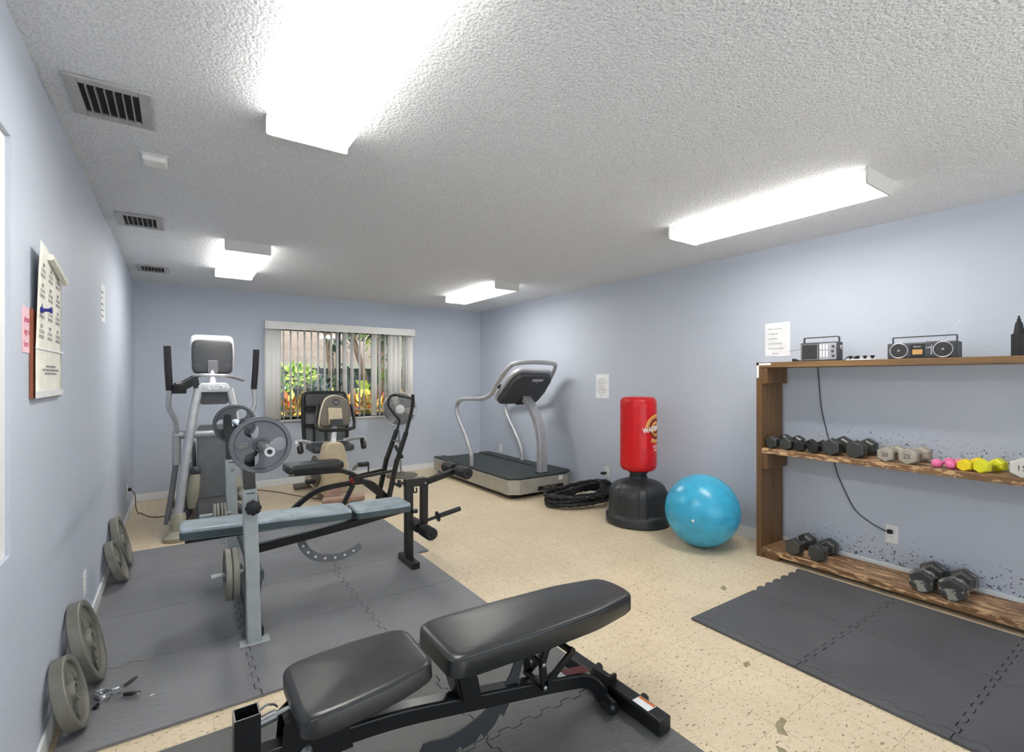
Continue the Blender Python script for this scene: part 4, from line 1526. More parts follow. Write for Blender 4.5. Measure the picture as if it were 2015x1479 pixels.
for s in (-1, 1):
    sw = 0 if s < 0 else .16
    x = ex + s * .345
    pts = [(x + s * .005, 5.12 + sw, 1.645), (x - s * .002, 5.13 + sw, 1.45), (x - s * .012, 5.15 + sw, 1.265), (x - s * .004, 5.18 + sw * .8, 1.12), (x - s * .03 - s * .02, 5.22 + sw * .5, 1.0), (x - s * .062, 5.26, .87), (x - s * .062, 5.27, .84)]
    arm = part('swing_arm', B().tube(cat(pts, 5), .021, 14), 'machine_silver', el)
    part('grip', B().tube(cat([(p[0], p[1], p[2]) for p in pts[:3]], 4), .0275, 16), 'black', arm)
    part('pivot_sleeve', B().tube([(x - s * .061, 5.27, .90), (x - s * .061, 5.275, .60)], .033, 14), 'machine_silver', el)
    lo = (x - s * .005 + s * .015, 5.18 - sw * .4, .10)
    part('lower_link', B().tube([(x - s * .061, 5.275, .64), (x - s * .03, 5.24, .38), lo], .023, 14), 'machine_grey', el)
    part('ball_joint', B().sph((lo[0] - s * .035, lo[1], lo[2] + .012), .030, 16, 10), 'machine_silver', el)
    part('pedal_arm', B().tube([(lo[0] - s * .035, lo[1], lo[2] + .015), (x - s * .12, 5.6, .22), (x - s * .14, 6.2, .30)], .024, 12), 'machine_silver', el)
    part('pedal', B().prism(rounded([(-.075, -.19), (.075, -.19), (.075, .19), (-.075, .19)], .05), (x - s * .14, 5.75, .27), (1, 0, 0), (0, 1, .1), (0, 0, .04)), 'base_olive', el, bev=.008)
part('pedal_guard', B().sweep(cat([(ex - .175, 5.17, .22), (ex - .165, 5.17, .34), (ex - .15, 5.18, .46), (ex - .145, 5.19, .52)], 4), circ(.045, 14), scales=[.6, .75, .9, 1, 1.05, 1.05, 1.05, 1, 1, .95, .9, .85, .8]), 'base_olive', el)
part('guard_cap', B().sph((ex - .145, 5.19, .54), .045, 16, 10), 'panel_dark', el)
part('rear_foot', B().sweep([(ex - .32, 6.28, .04), (ex + .32, 6.28, .04)], rect(.08, .08, .015)), 'machine_grey', el)

# ------------------------------------------------------------------ recumbent bike
kx = 1.49
bk = thing('exercise_bike', (kx, 5.95, 0), 'tan and grey recumbent exercise bike under the back window, mesh backed seat', 'exercise bike')
b = B().prism(rounded([(-.135, .09), (.135, .09), (.130, .48), (.095, .62), (.060, .66), (-.060, .66), (-.095, .62), (-.130, .48)], .02), (kx - .06, 5.52, 0), (1, 0, 0), (0, .04, 1), (0, .22, 0))
part('front_column', b, 'tan', bk, bev=.02, seg=3)
b = B().prism(rounded([(5.66, .09), (6.45, .09), (6.45, .22), (6.15, .34), (5.66, .42)], .04), (kx - .20, 0, 0), (0, 1, 0), (0, 0, 1), (.32, 0, 0))
part('body_shell', b, 'tan_light', bk, bev=.02, seg=3)
part('side_cover', B().lathe([(.0, 0), (.16, 0), (.175, .012), (.175, .03), (0, .03)], (kx - .20, 5.80, .32), (-1, 0, 0), 32), 'taupe', bk)
part('front_foot', B().sweep(cat([(kx - .22, 5.45, .045), (kx - .10, 5.43, .05), (kx, 5.43, .05), (kx + .10, 5.43, .05), (kx + .22, 5.45, .045)], 3), rect(.075, .075, .02), up=(0, 0, 1)), 'rose', bk, bev=.006)
part('neck_cover', B().prism(rounded([(-.10, .05), (.10, .05), (.055, .20), (-.055, .20)], .02), (kx - .09, 5.46, .0), (1, 0, 0), (0, .1, 1), (0, .12, 0)), 'rose', bk, bev=.01)
for s in (-1, 1):
    part('rear_foot', B().sweep([(kx + s * .10, 6.42, .05), (kx + s * .33, 6.42, .042)], rect(.085, .07, .02), up=(0, 0, 1)), 'taupe', bk, bev=.008)
part('rail', B().sweep([(kx - .02, 5.7, .40), (kx - .02, 6.45, .30)], rect(.10, .06, .01)), 'machine_grey', bk)
part('mast', B().tube([(kx - .07, 5.60, .64), (kx - .045, 5.66, .76), (kx - .03, 5.70, .92)], .030, 16), 'silver_white', bk)
ol = rounded([(-.185, .03), (-.14, .0), (.12, .0), (.170, .05), (.178, .29), (.10, .36), (-.01, .385), (-.10, .345), (-.155, .20)], .05, 5)
ca, cnn = Vector((0, .22, 1)).normalized(), Vector((0, -1, .22)).normalized()
co_ = Vector((kx - .02, 5.70, .80))
part('console_rim', B().prism(ol, co_ + Vector((0, .05, 0)), (1, 0, 0), ca, cnn * .05), 'tan_light', bk, bev=.012, seg=3)
ol2 = [(p[0] * .95, .012 + p[1] * .945) for p in ol]
c = part('console_back', B().pad(ol2, .0, .055, co_, (1, 0, 0), ca, cnn, .006, .025, 4), 'taupe', bk)
part('emblem', B().lathe([(.0, 0), (.040, 0), (.040, .004), (0, .005)], co_ + ca * .290 + cnn * .056 + Vector((.005, 0, 0)), cnn, 24), 'panel_dark', c)
b = B()
for a in (.6, 2.4):
    b.bar(co_ + ca * (.290 - .02 * sin(a)) + cnn * .0615 + Vector((.005 - .028 * cos(a), 0, 0)), co_ + ca * (.290 + .02 * sin(a)) + cnn * .0615 + Vector((.005 + .028 * cos(a), 0, 0)), .006, .002, up=cnn)
part('emblem_mark', b, 'iron_pale', c)
part('lower_cover', B().prism(rounded([(-.085, 0), (.065, 0), (.065, .18), (-.085, .19)], .015), co_ + ca * .04 + cnn * .056, (1, 0, 0), ca, cnn * .016), 'tan', c, bev=.006)
part('mast_recess', B().box((kx - .095, 5.60, .835), (kx + .035, 5.648, .91)), 'panel_dark', c)
b = B().tube(cat([(kx - .17, 5.86, 1.06), (kx - .20, 5.80, .96), (kx - .225, 5.74, .86), (kx - .20, 5.68, .80), (kx - .10, 5.65, .785), (kx, 5.64, .785), (kx + .10, 5.65, .785), (kx + .18, 5.67, .80)], 5), .019, 14)
part('handlebar', b, 'black', bk)
part('handlebar', B().tube(cat([(kx + .18, 5.67, .80), (kx + .205, 5.74, .86), (kx + .205, 5.80, .96), (kx + .20, 5.86, 1.06)], 5), .019, 14), 'black', bk)
# seat
sy = 6.20
b = B()
b.tube(cat([(kx - .25, sy, .60), (kx - .258, sy + .03, .85), (kx - .25, sy + .07, 1.13), (kx - .20, sy + .08, 1.185), (kx, sy + .085, 1.19), (kx + .20, sy + .08, 1.185), (kx + .25, sy + .07, 1.13), (kx + .258, sy + .03, .85), (kx + .25, sy, .60)], 5), .022, 12)
part('seat_back_frame', b, 'black', bk)
b = B().prism([(-.235, 0), (.235, 0), (.235, .58), (-.235, .58)], (kx, sy + .005, .60), (1, 0, 0), (0, .14, 1), (0, .008, 0))
part('seat_back_mesh', b, 'mesh_grey', bk)
b = B().pad(rounded([(-.23, .42), (.23, .42), (.23, .575), (-.23, .575)], .04), 0, .03, (kx, sy, .60), (1, 0, 0), (0, .14, 1), (0, -1, .14), .006, .012)
part('head_band', b, 'panel_dark', bk)
b = B()
for z in (.80, 1.0):
    b.box((kx - .23, sy + .01, z - .018), (kx + .23, sy + .05, z + .018))
b.box((kx - .012, sy + .0, .60), (kx + .012, sy + .03, .80)).box((kx - .15, sy + .0, .60), (kx - .13, sy + .03, .80))
part('cross_bands', b, 'black', bk)
b = B().pad(rounded([(-.24, -.22), (.24, -.22), (.24, .22), (-.24, .22)], .08), 0, .075, (kx, 6.02, .515), (1, 0, 0), (0, 1, 0), (0, 0, 1), .006, .03)
part('seat_cushion', b, 'panel_dark', bk)
part('seat_post', B().box((kx - .09, 5.92, .33), (kx + .09, 6.12, .515)), 'machine_grey', bk, bev=.01)
for s in (-1, 1):
    part('side_handle', B().tube(cat([(kx + s * .20, 6.15, .60), (kx + s * .30, 6.08, .63), (kx + s * .38, 5.98, .635), (kx + s * .385, 5.88, .615)], 4), .024, 12), 'silver_white', bk)
    part('handle_grip', B().sweep([(kx + s * .36, 5.93, .63), (kx + s * .355, 5.86, .53)], rect(.06, .07, .015)), 'black', bk, bev=.008)
part('crank', B().bar((kx + .14, 5.56, .34), (kx + .15, 5.44, .40), .02, .035), 'steel', bk)
part('pedal', B().box((kx + .16, 5.40, .385), (kx + .27, 5.49, .425)), 'black', bk, bev=.008)
part('pedal_strap', B().sweep(fil([(kx + .255, 5.44, .43), (kx + .275, 5.44, .42), (kx + .272, 5.44, .30)], .02), rect(.02, .012)), 'black', bk)
part('crank', B().bar((kx - .20, 5.62, .30), (kx - .22, 5.74, .22), .02, .035), 'steel', bk)
part('pedal', B().box((kx - .33, 5.70, .20), (kx - .22, 5.79, .24)), 'black', bk, bev=.008)

# ------------------------------------------------------------------ pedestal fan
fx, fy, fz = 2.555, 6.52, .935
fn = thing('pedestal_fan', (fx + .03, fy, 0), 'round grey pedestal fan standing by the right end of the back window', 'fan')
part('base', B().lathe([(.0, .0), (.215, .0), (.22, .008), (.21, .018), (.05, .03), (.03, .06), (0, .06)], (fx + .03, fy, 0), (0, 0, 1), 40), 'taupe', fn)
part('pole', B().tube([(fx + .03, fy + .03, .05), (fx + .01, fy + .10, fz - .10), (fx, fy + .10, fz)], .013, 12), 'steel', fn)
fd = Vector((-.30, -.95, .05)).normalized()
fc_ = Vector((fx, fy, fz))
part('motor', B().lathe([(.0, -.13), (.05, -.13), (.065, -.10), (.065, -.02), (0, -.02)], fc_, fd, 24), 'machine_grey', fn)
b = B()
px, py, _ = frame(fd)
for s, off in ((1, .045), (1, -.03)):
    b.torus(fc_ + fd * off * .2, .235, .005, fd, 44, 8)
for k in range(44):
    a = 2 * pi * k / 44
    r0 = fc_ + fd * .055 + (px * cos(a) + py * sin(a)) * .05
    r1 = fc_ + fd * .050 + (px * cos(a + .12) + py * sin(a + .12)) * .15
    r2 = fc_ + fd * .005 + (px * cos(a + .2) + py * sin(a + .2)) * .235
    b.tube([r0, r1, r2], .0013, 5)
b.torus(fc_ + fd * .055, .14, .0013, fd, 36, 5)
part('front_grille', b, 'machine_silver', fn)
b = B()
for k in range(30):
    a = 2 * pi * k / 30
    b.tube([fc_ - fd * .06 + (px * cos(a) + py * sin(a)) * .06, fc_ - fd * .05 + (px * cos(a) + py * sin(a)) * .16, fc_ - fd * .004 + (px * cos(a) + py * sin(a)) * .235], .0013, 5)
part('rear_grille', b, 'machine_silver', fn)
part('badge', B().lathe([(.0, .056), (.062, .056), (.062, .062), (.055, .066), (0, .066)], fc_, fd, 32), 'silver_white', fn)
part('hub', B().lathe([(.0, -.01), (.04, -.01), (.04, .03), (0, .035)], fc_, fd, 24), 'white', fn)
for k in range(3):
    b = B()
    a0 = 2 * pi * k / 3 + .9
    g = []
    for i in range(6):
        r = .035 + .185 * i / 5
        row = []
        for j in range(7):
            t = j / 6
            a = a0 + (t - .5) * (1.25 + .35 * i / 5)
            p = fc_ + (px * cos(a) + py * sin(a)) * r + fd * (.028 * (t - .5) * 2 * (1 - .4 * i / 5))
            row.append(b.bm.verts.new(p))
        g.append(row)
    for i in range(5):
        for j in range(6):
            b.face([g[i][j], g[i][j + 1], g[i + 1][j + 1], g[i + 1][j]])
    o = part('blade', b, 'machine_grey', fn)
    md = o.modifiers.new('thickness', 'SOLIDIFY')
    md.thickness = .002

# ------------------------------------------------------------------ rider machine behind the weight bench
ry = 4.97
rd = thing('rider_machine', (1.35, ry, 0), 'black rowing rider machine with padded seat and upright lever arms behind the weight bench', 'rider machine')
ol = rounded([(.815, -.135), (1.345, -.115), (1.345, .115), (.815, .135)], .06, 6)
part('seat_pad', B().pad(ol, .485, .560, (0, ry, 0), (1, 0, 0), (0, 1, 0), (0, 0, 1), .012, .028, 5), 'vinyl', rd)
b = B().sweep(fil([(.90, ry, .468), (1.34, ry, .455), (1.46, ry, .40), (1.84, ry, .06)], .12, 6), rect(.045, .05, .006), up=(0, 1, 0))
part('seat_beam', b, 'black_paint', rd)
part('seat_clip', B().box((.86, ry - .02, .445), (.93, ry + .02, .484)), 'iron_pale', rd)
b = B().sweep(fil([(.80, ry, .03), (.93, ry, .17), (1.10, ry, .285), (1.30, ry, .31), (1.62, ry, .32), (1.80, ry, .13), (1.84, ry, .05)], .09, 6), rect(.045, .055, .006), up=(0, 1, 0))
part('base_arch', b, 'black_paint', rd)
part('rear_foot', B().bar((.80, ry - .13, .030), (.80, ry + .24, .030), .05, .05, c=.008), 'black_paint', rd)
part('front_foot', B().bar((1.84, ry - .27, .030), (1.84, ry + .27, .030), .05, .05, c=.008), 'black_paint', rd)
part('strut', B().sweep([(1.445, ry - .03, .30), (1.30, ry - .03, .02)], rect(.040, .045, .006), up=(0, 1, 0)), 'black_paint', rd)
part('strut_foot', B().bar((1.30, ry - .12, .02), (1.30, ry + .14, .02), .035, .035), 'black_paint', rd)
part('lock_knob', B().sweep([(1.438, ry - .045, .33), (1.44, ry - .05, .37)], rect(.05, .045, .01)), 'red_knob', rd, bev=.006, label='red locking knob')
for dy in (-.09, .09):
    part('connecting_rod', B().sweep([(1.45, ry + dy * .5, .365), (1.83, ry + dy * .9, .405)], rect(.026, .032, .004), up=(0, 1, 0)), 'black_paint', rd)
    o_ = 0 if dy < 0 else -.045
    b = B().sweep([(1.785 + o_, ry + dy, .09), (1.885 + o_, ry + dy, .53)], rect(.042, .050, .006), up=(0, 1, 0))
    part('lever', b, 'black_paint', rd)
part('pivot', B().cyl((1.455, ry - .075, .36), (1.455, ry + .075, .36), .026), 'black', rd)
# sleeves and grips
part('lever_sleeve', B().tube([(1.877, ry - .09, .49), (1.985, ry - .09, .80)], .025, 14), 'rubber', rd)
part('lever_sleeve', B().tube([(1.832, ry + .09, .49), (1.948, ry + .09, .81)], .025, 14), 'rubber', rd)
part('handle_loop', B().tube(cat([(1.945, ry + .09, .80), (1.979, ry + .09, .905), (1.935, ry + .09, .965), (1.87, ry + .09, 1.05), (1.853, ry + .09, 1.10), (1.872, ry + .09, 1.165), (1.93, ry + .08, 1.187), (2.00, ry, 1.170), (2.062, ry - .085, 1.150)], 6), .013, 12), 'black_paint', rd)
part('handle_bar', B().tube(cat([(1.98, ry - .09, .78), (2.00, ry - .09, .86), (2.035, ry - .09, .99), (2.057, ry - .09, 1.10), (2.057, ry - .09, 1.195)], 6), .018, 14), 'rubber', rd)
part('foot_peg', B().tube([(1.92, ry - .12, .55), (1.98, ry + .20, .615)], .020, 12), 'rubber', rd)
part('foot_peg', B().tube([(1.86, ry - .20, .27), (1.90, ry + .10, .25)], .014, 12), 'rubber', rd)
part('rod_brace', B().tube([(1.955, ry - .10, .70), (1.90, ry + .10, .70)], .010, 8), 'steel', rd)

# ------------------------------------------------------------------ punching bag, ball, rope
bx, by = 3.632, 3.175
pb = thing('punching_bag', (bx, by, 0), 'red free-standing punching bag with a golden emblem on a black base', 'punching bag')


def oct_(a, h):
    k = 0.5 + 0.5 * cos(6 * (a - .35))
    t = max(0.0, min(1.0, (k - .10) / .16))
    z = max(0.0, min(1.0, (h - .095) / .012)) * max(0.0, min(1.0, (.385 - h) / .05))
    return 1 - .055 * t * z


prof = [(.0, .0), (.285, .0), (.302, .012), (.305, .075), (.295, .090), (.291, .096)]
prof += [(.291, .11), (.292, .20), (.290, .27), (.276, .315), (.247, .352), (.205, .378), (.150, .398), (.105, .408), (.085, .418), (.083, .44), (0, .44)]
base = part('base', B().lathe(prof, (bx, by, 0), (0, 0, 1), 144, mod=oct_), 'drum', pb, ang=40)
part('neck', B().lathe([(.078, .43), (.078, .47), (.095, .475), (.095, .488), (0, .488)], (bx, by, 0), (0, 0, 1), 32), 'black', pb)
cd = Vector((-.80, -.10, 0)).normalized()
part('filler_cap', B().lathe([(.0, 0), (.026, 0), (.026, .022), (.020, .026), (0, .026)], Vector((bx, by, .385)) + Vector((-.155, .02, .0)), (-.45, 0, .9), 16), 'rubber', base)
R = .170
bag = part('bag', B().lathe([(.0, .485), (.10, .487), (.145, .500), (.163, .522), (R, .555), (R, .60), (R + .001, .85), (R, 1.10), (R, 1.14), (.160, 1.172), (.140, 1.188), (.05, 1.195), (0, 1.195)], (bx, by, 0), (0, 0, 1), 64), 'red', pb)
for z in (.545, 1.145):
    part('seam', B().torus((bx, by, z), R - .0005, .0025, (0, 0, 1), 64, 6), 'red', bag)
A0 = atan2(-.72, -.69) + 1.07     # direction of the print, turned towards the ball


def wrap(rad, zc):
    def f(x, y, z):
        a = A0 + x / rad
        return Vector((bx + (rad + .0008 + z) * cos(a), by + (rad + .0008 + z) * sin(a), zc + y))
    return f


def arc_print(r0, r1, a0, a1, m, name):
    b = B()
    f = wrap(R + .001, .895)
    n = 28
    prev = None
    for k in range(n + 1):
        a = a0 + (a1 - a0) * k / n
        q = [b.bm.verts.new(f(r * cos(a), r * sin(a), .0004)) for r in (r0, r1)]
        if prev:
            b.face([prev[0], prev[1], q[1], q[0]])
        prev = q
    o = part(name, b, m, bag)
    md = o.modifiers.new('thickness', 'SOLIDIFY')
    md.thickness = .0008
    return o


arc_print(.098, .135, radians(55), radians(175), 'orange', 'emblem')
arc_print(.098, .135, radians(235), radians(330), 'orange', 'emblem')
arc_print(.078, .092, radians(50), radians(330), 'dark_orange', 'emblem')
arc_print(.044, .072, radians(30), radians(350), 'orange', 'emblem')
arc_print(.002, .030, 0, 2 * pi, 'orange', 'emblem')


def tilt(f, a):
    return lambda x, y, z: f(x * cos(a) - y * sin(a), x * sin(a) + y * cos(a), z)


def squeeze(f, k):
    return lambda x, y, z: f(x * k, y, z)


letters('lettering', 'WAVEMASTER', .062, 'white_print', bag, (0, 0, 0), (1, 0, 0), (0, 1, 0), .0012, bend=squeeze(tilt(wrap(R + .0025, .905), .16), .80), bold=.0022)
letters('lettering', 'CENTURY', .026, 'dark_orange', bag, (0, 0, 0), (1, 0, 0), (0, 1, 0), .0012, bend=tilt(wrap(R + .0025, .862), .16))
letters('lettering', 'WATER\nBASE', .030, 'white_print', bag, (0, 0, 0), (1, 0, 0), (0, 1, 0), .0012, bend=wrap(R + .0015, .715))

bc = Vector((3.535, 2.42, .291))
ball = thing('exercise_ball', (bc.x, bc.y, 0), 'large turquoise exercise ball on the floor beside the punching bag', 'ball')
part('skin', B().sph(bc, .290, 64, 40), 'ball', ball, ang=60)
b = B()
for k in range(-4, 5):
    if k:
        zz = .022 * k + .03
        b.torus(bc + Vector((0, 0, zz)), sqrt(.290 ** 2 - zz ** 2), .0012, (0, 0, 1), 64, 6)
part('ribs', b, 'ball', ball)
part('valve_plug', B().lathe([(.0, 0), (.010, 0), (.010, .002), (0, .0025)], bc + Vector((-.93, -.365, -.06)).normalized() * .2895, (-.93, -.365, -.06), 12), 'white', ball)

# battle rope heaped beside the treadmill
rp = []
for k in range(260):
    a = k / 260 * 2 * pi * 7.4
    loop = a / (2 * pi)
    rx = .37 - .05 * (loop % 2) + .03 * sin(loop * 2.3)
    ryy = .17 - .03 * sin(loop * 1.7)
    c_ = cos(a)
    z = .024 + .026 * min(loop, 4.2) * (.75 + .25 * sin(a * .5 + .6)) + .075 * max(0, cos(a - .15)) * min(1, loop / 3)
    rp.append(Vector((3.60 + 1.08 * rx * c_ + .03 * sin(loop * 3), 3.965 + ryy * sin(a) + .045 * cos(loop * 2.1) - .15 * rx * c_, z)))
prof = [(.021 * (1 + .16 * cos(3 * 2 * pi * k / 18)) * cos(2 * pi * k / 18), .021 * (1 + .16 * cos(3 * 2 * pi * k / 18)) * sin(2 * pi * k / 18)) for k in range(18)]
rope = thing('battle_rope', (3.62, 4.05, 0), 'thick black battle rope heaped in loops between treadmill and punching bag', 'rope')
part('rope', B().sweep(cat(rp, 3), prof, twist=.42), 'rope', rope, ang=60)
part('end_sleeve', B().tube([rp[-1], rp[-1] + Vector((.05, -.03, -.01)), rp[-1] + Vector((.12, -.07, -.04))], .024, 14), 'rubber', rope)

# ------------------------------------------------------------------ wooden shelf along the right wall
sx0, sx1 = 3.69, 4.005          # front edge, back edge
ya, yb = 2.052, -.40            # far end, near end behind the frame
sf = thing('wooden_shelf', ((sx0 + sx1) / 2, (ya + yb) / 2, 0), 'long brown three-tier wooden shelf standing against the right wall', 'shelf')
part('top_shelf', B().box((sx0, yb, 1.450), (sx1, ya, 1.490)), 'wood', sf, bev=.002)
part('middle_shelf', B().box((sx0, yb + .04, .797), (sx1, ya - .042, .836)), 'wood_top', sf, bev=.002)
part('bottom_shelf', B().box((sx0, yb + .04, .036), (sx1, ya - .042, .076)), 'wood_top', sf, bev=.002)
for y0_, y1_ in ((ya - .042, ya), (yb, yb + .042)):
    b = B().box((sx0, y0_, .0), ((sx0 + sx1) / 2 - .0015, y1_, 1.450)).box(((sx0 + sx1) / 2 + .0015, y0_, .0), (sx1, y1_, 1.450))
    part('side_panel', b, 'wood_up', sf, bev=.0015)
for z1_ in (1.450, .797):
    part('cleat', B().box((sx0 + .006, ya - .082, z1_ - .122), (sx1 - .01, ya - .042, z1_)), 'wood_up', sf, bev=.002)
    part('cleat', B().box((sx0 + .006, yb + .042, z1_ - .122), (sx1 - .01, yb + .082, z1_)), 'wood_up', sf, bev=.002)
part('floor_block', B().box((sx0 + .006, ya - .165, .0), (sx1 - .02, ya - .042, .036)), 'wood_up', sf, bev=.002)
b = B()
b.box((sx0 - .002, ya - .112, 1.468), (sx0, ya - .004, 1.484)).box((sx0 - .002, ya - .020, 1.372), (sx0, ya - .004, 1.484))
part('corner_bracket', b, 'trim', sf)

# ------------------------------------------------------------------ dumbbells
def hexbell(label, R, hl, L, m, group, num=None, hm='steel', hr=None, n=6, rr=None, worn=None):
    """dumbbell, axis along x, resting on z=0; R = flat-to-flat half width"""
    o = thing('dumbbell', (0, 0, 0), label, 'dumbbell', group)
    C = R / cos(pi / n)
    ph = pi / n if n % 2 == 0 else 0
    for s in (-1, 1):
        x0 = s * (L / 2 - hl)
        prof = [(0, 0), (C * .62, 0), (C * .86, hl * .10), (C, hl * .26), (C, hl * .82), (C * .90, hl * .97), (C * .88, hl), (0, hl)]
        h = part('head', B().lathe(prof, (x0, 0, R), (s, 0, 0), n, ph=ph, up=(0, 0, 1)), m, o, bev=.003, ang=25)
        if num:
            letters('lettering', num, R * .85, worn or 'panel_dark', h, (s * (L / 2 + .0002), 0, R), (0, -1 if s < 0 else 1, 0), (0, 0, 1), .0012)
        elif n == 6 and worn is None:
            part('end_ring', B().lathe([(R * .28, 0), (R * .28, .0015), (R * .18, .0015), (R * .18, 0)], (s * (L / 2 - .0005), 0, R), (s, 0, 0), 20), m, h)
    w = L / 2 - hl
    hr = hr or R * .30
    part('handle', B().lathe([(hr * .85, -w - .002), (hr * .8, -w * .8), (hr, 0), (hr * .8, w * .8), (hr * .85, w + .002)], (0, 0, R), (1, 0, 0), 16), hm, o)
    return o


def roundbell(label, R, hl, L, m, group, n=28):
    o = thing('dumbbell', (0, 0, 0), label, 'dumbbell', group)
    for s in (-1, 1):
        x0 = s * (L / 2 - hl)
        prof = [(0, 0)] + [(R * sin(pi * k / 10) ** .6, hl * (.5 - .5 * cos(pi * k / 10))) for k in range(1, 10)] + [(0, hl)]
        part('head', B().lathe(prof, (x0, 0, R), (s, 0, 0), n), m, o)
    w = L / 2 - hl
    part('handle', B().lathe([(R * .40, -w - .01), (R * .34, 0), (R * .40, w + .01)], (0, 0, R), (1, 0, 0), 14), m, o)
    return o


MS = .8365
g1, g2, g3 = 'dumbbells on the middle shelf', 'dumbbells on the bottom shelf', 'coloured dumbbells on the middle shelf'
xm = 3.855


def put(o, x, y, z, yaw=0.0):
    o.location = (x, y, z)
    o.rotation_euler = (0, 0, yaw)
    OFF[o] = Vector((x, y, z))
    return o


A = put(hexbell('dark hex dumbbell at the left end of the middle shelf, against the side panel', .044, .072, .25, 'hex_black', g1), xm - .01, 1.955, MS, -.02)
dup(A, (xm - .012, 1.855, MS), 'dark hex dumbbell second from the left end of the middle shelf', (0, 0, .04))
A = put(hexbell('small black dumbbell with a round end boss, third from the shelf\'s left end', .037, .05, .20, 'rubber', g1), xm - .035, 1.750, MS, -.06)
dup(A, (xm - .035, 1.665, MS), 'small black dumbbell with a round end boss, fourth from the shelf\'s left end', (0, 0, .05))
A = put(hexbell('heavy scuffed dark hex dumbbell left of the other heavy one', .054, .085, .285, 'hex_black', g1, worn='hex_grey'), xm, 1.552, MS, .06)
dup(A, (xm + .002, 1.403, MS), 'heavy dark hex dumbbell beside the silver grey pair', (0, 0, .03))
A = put(hexbell('silver grey dumbbell marked 20, left one of the worn silver pair', .044, .060, .235, 'hex_grey', g1, '20'), xm - .015, 1.23, MS, -.02)
B2 = put(hexbell('silver grey dumbbell marked 25, right one of the worn silver pair', .047, .064, .24, 'hex_grey', g1, '25'), xm - .015, 1.107, MS, -.08)
A = put(roundbell('small pink dumbbell, left one of the pink pair', .0255, .050, .165, 'pink', g3), xm - .052, .962, MS, -.28)
dup(A, (xm - .05, .908, MS), 'small pink dumbbell, right one of the pink pair', (0, 0, -.12))
A = put(hexbell('yellow dumbbell, left one of the yellow pair', .032, .055, .185, 'yellow', g3, hm='yellow', hr=.014, worn='yellow'), xm - .042, .836, MS, -.22)
A = put(hexbell('lime yellow dumbbell, right one of the yellow pair', .035, .055, .19, 'lime', g3, hm='lime', hr=.014, worn='lime'), xm - .04, .757, MS, -.30)
put(hexbell('chalky white hex dumbbell cut by the right edge of the photo', .050, .07, .24, 'hex_white', g1, '15'), xm - .015, .612, MS, -.05)
BS = .0765
A = put(hexbell('dark hex dumbbell on the bottom shelf, nearer its left end', .055, .080, .275, 'hex_black', g2, worn='hex_grey'), xm - .012, 1.795, BS, .02)
dup(A, (xm - .01, 1.640, BS), 'dark hex dumbbell on the bottom shelf, right one of the left pair', (0, 0, .06))
A = put(hexbell('chipped heavy hex dumbbell on the bottom shelf, left one of the right pair', .063, .092, .295, 'hex_worn', g2, worn='hex_grey', hr=.024), xm - .01, 1.045, BS, .03)
dup(A, (xm - .012, .902, BS), 'chipped heavy hex dumbbell on the bottom shelf, right one of the right pair', (0, 0, .02))

# ------------------------------------------------------------------ things on top of the shelf
TZ = 1.4905
rx_ = 3.80
rad = thing('portable_radio', (rx_, 1.645, TZ), 'small grey portable radio with square speaker and white dial, left on the top shelf', 'radio')
y1_, y0_ = 1.77, 1.52
case = part('case', B().box((rx_ - .02, y0_, TZ), (rx_ + .055, y1_, TZ + .135)), 'radio', rad, bev=.006)
part('speaker_grille', B().box((rx_ - .024, y1_ - .118, TZ + .012), (rx_ - .018, y1_ - .010, TZ + .122)), 'grille', rad, bev=.002)
b = B()
b.sweep([(rx_ - .022, y1_ - .118, TZ + .012), (rx_ - .022, y1_ - .010, TZ + .012), (rx_ - .022, y1_ - .010, TZ + .122), (rx_ - .022, y1_ - .118, TZ + .122)], rect(.004, .004), True)
part('grille_rim', b, 'radio_silver', rad)
part('dial_panel', B().box((rx_ - .024, y0_ + .012, TZ + .010), (rx_ - .018, y1_ - .128, TZ + .126)), 'radio_silver', rad, bev=.002)
for k in range(3):
    part('dial_strip', B().box((rx_ - .026, y1_ - .145 - .020 * k, TZ + .030), (rx_ - .0235, y1_ - .134 - .020 * k, TZ + .118)), 'white', rad)
b = B()
for k in range(3):
    b.box((rx_ - .0275, y1_ - .146 - .020 * k, TZ + .075), (rx_ - .0255, y1_ - .133 - .020 * k, TZ + .079))
part('dial_pointer', b, 'ink', rad)
for k in range(3):
    part('knob', B().lathe([(.0, 0), (.009, 0), (.008, .008), (0, .009)], (rx_ - .024, y0_ + .030 + .004 * (k % 2), TZ + .035 + .034 * k), (-1, 0, 0), 16), 'panel_dark', rad)
part('tuning_knob', B().lathe([(.0, 0), (.016, 0), (.016, .010), (0, .011)], (rx_ + .02, y0_, TZ + .095), (0, -1, 0), 20), 'radio_silver', rad)
part('carry_handle', B().sweep(fil([(rx_ + .015, y1_ - .012, TZ + .09), (rx_ + .015, y1_ - .012, TZ + .172), (rx_ + .015, y0_ + .008, TZ + .172), (rx_ + .015, y0_ + .008, TZ + .09)], .008, 3), rect(.016, .007)), 'radio', rad)
part('antenna', B().tube([(rx_ + .05, y1_ - .005, TZ + .098), (rx_ + .055, 1.89, TZ + .085)], .0018, 6), 'steel', rad)
tr_ = thing('black_wedge', (3.78, 1.80, TZ), 'small black wedge lying on the top shelf left of the portable radio', 'doorstop')
part('body', B().prism(rounded([(0, 0), (.055, 0), (.055, .004), (.012, .024), (0, .022)], .004), (3.765, 1.822, TZ), (0, -1, 0), (0, 0, 1), (.035, 0, 0)), 'black', tr_)

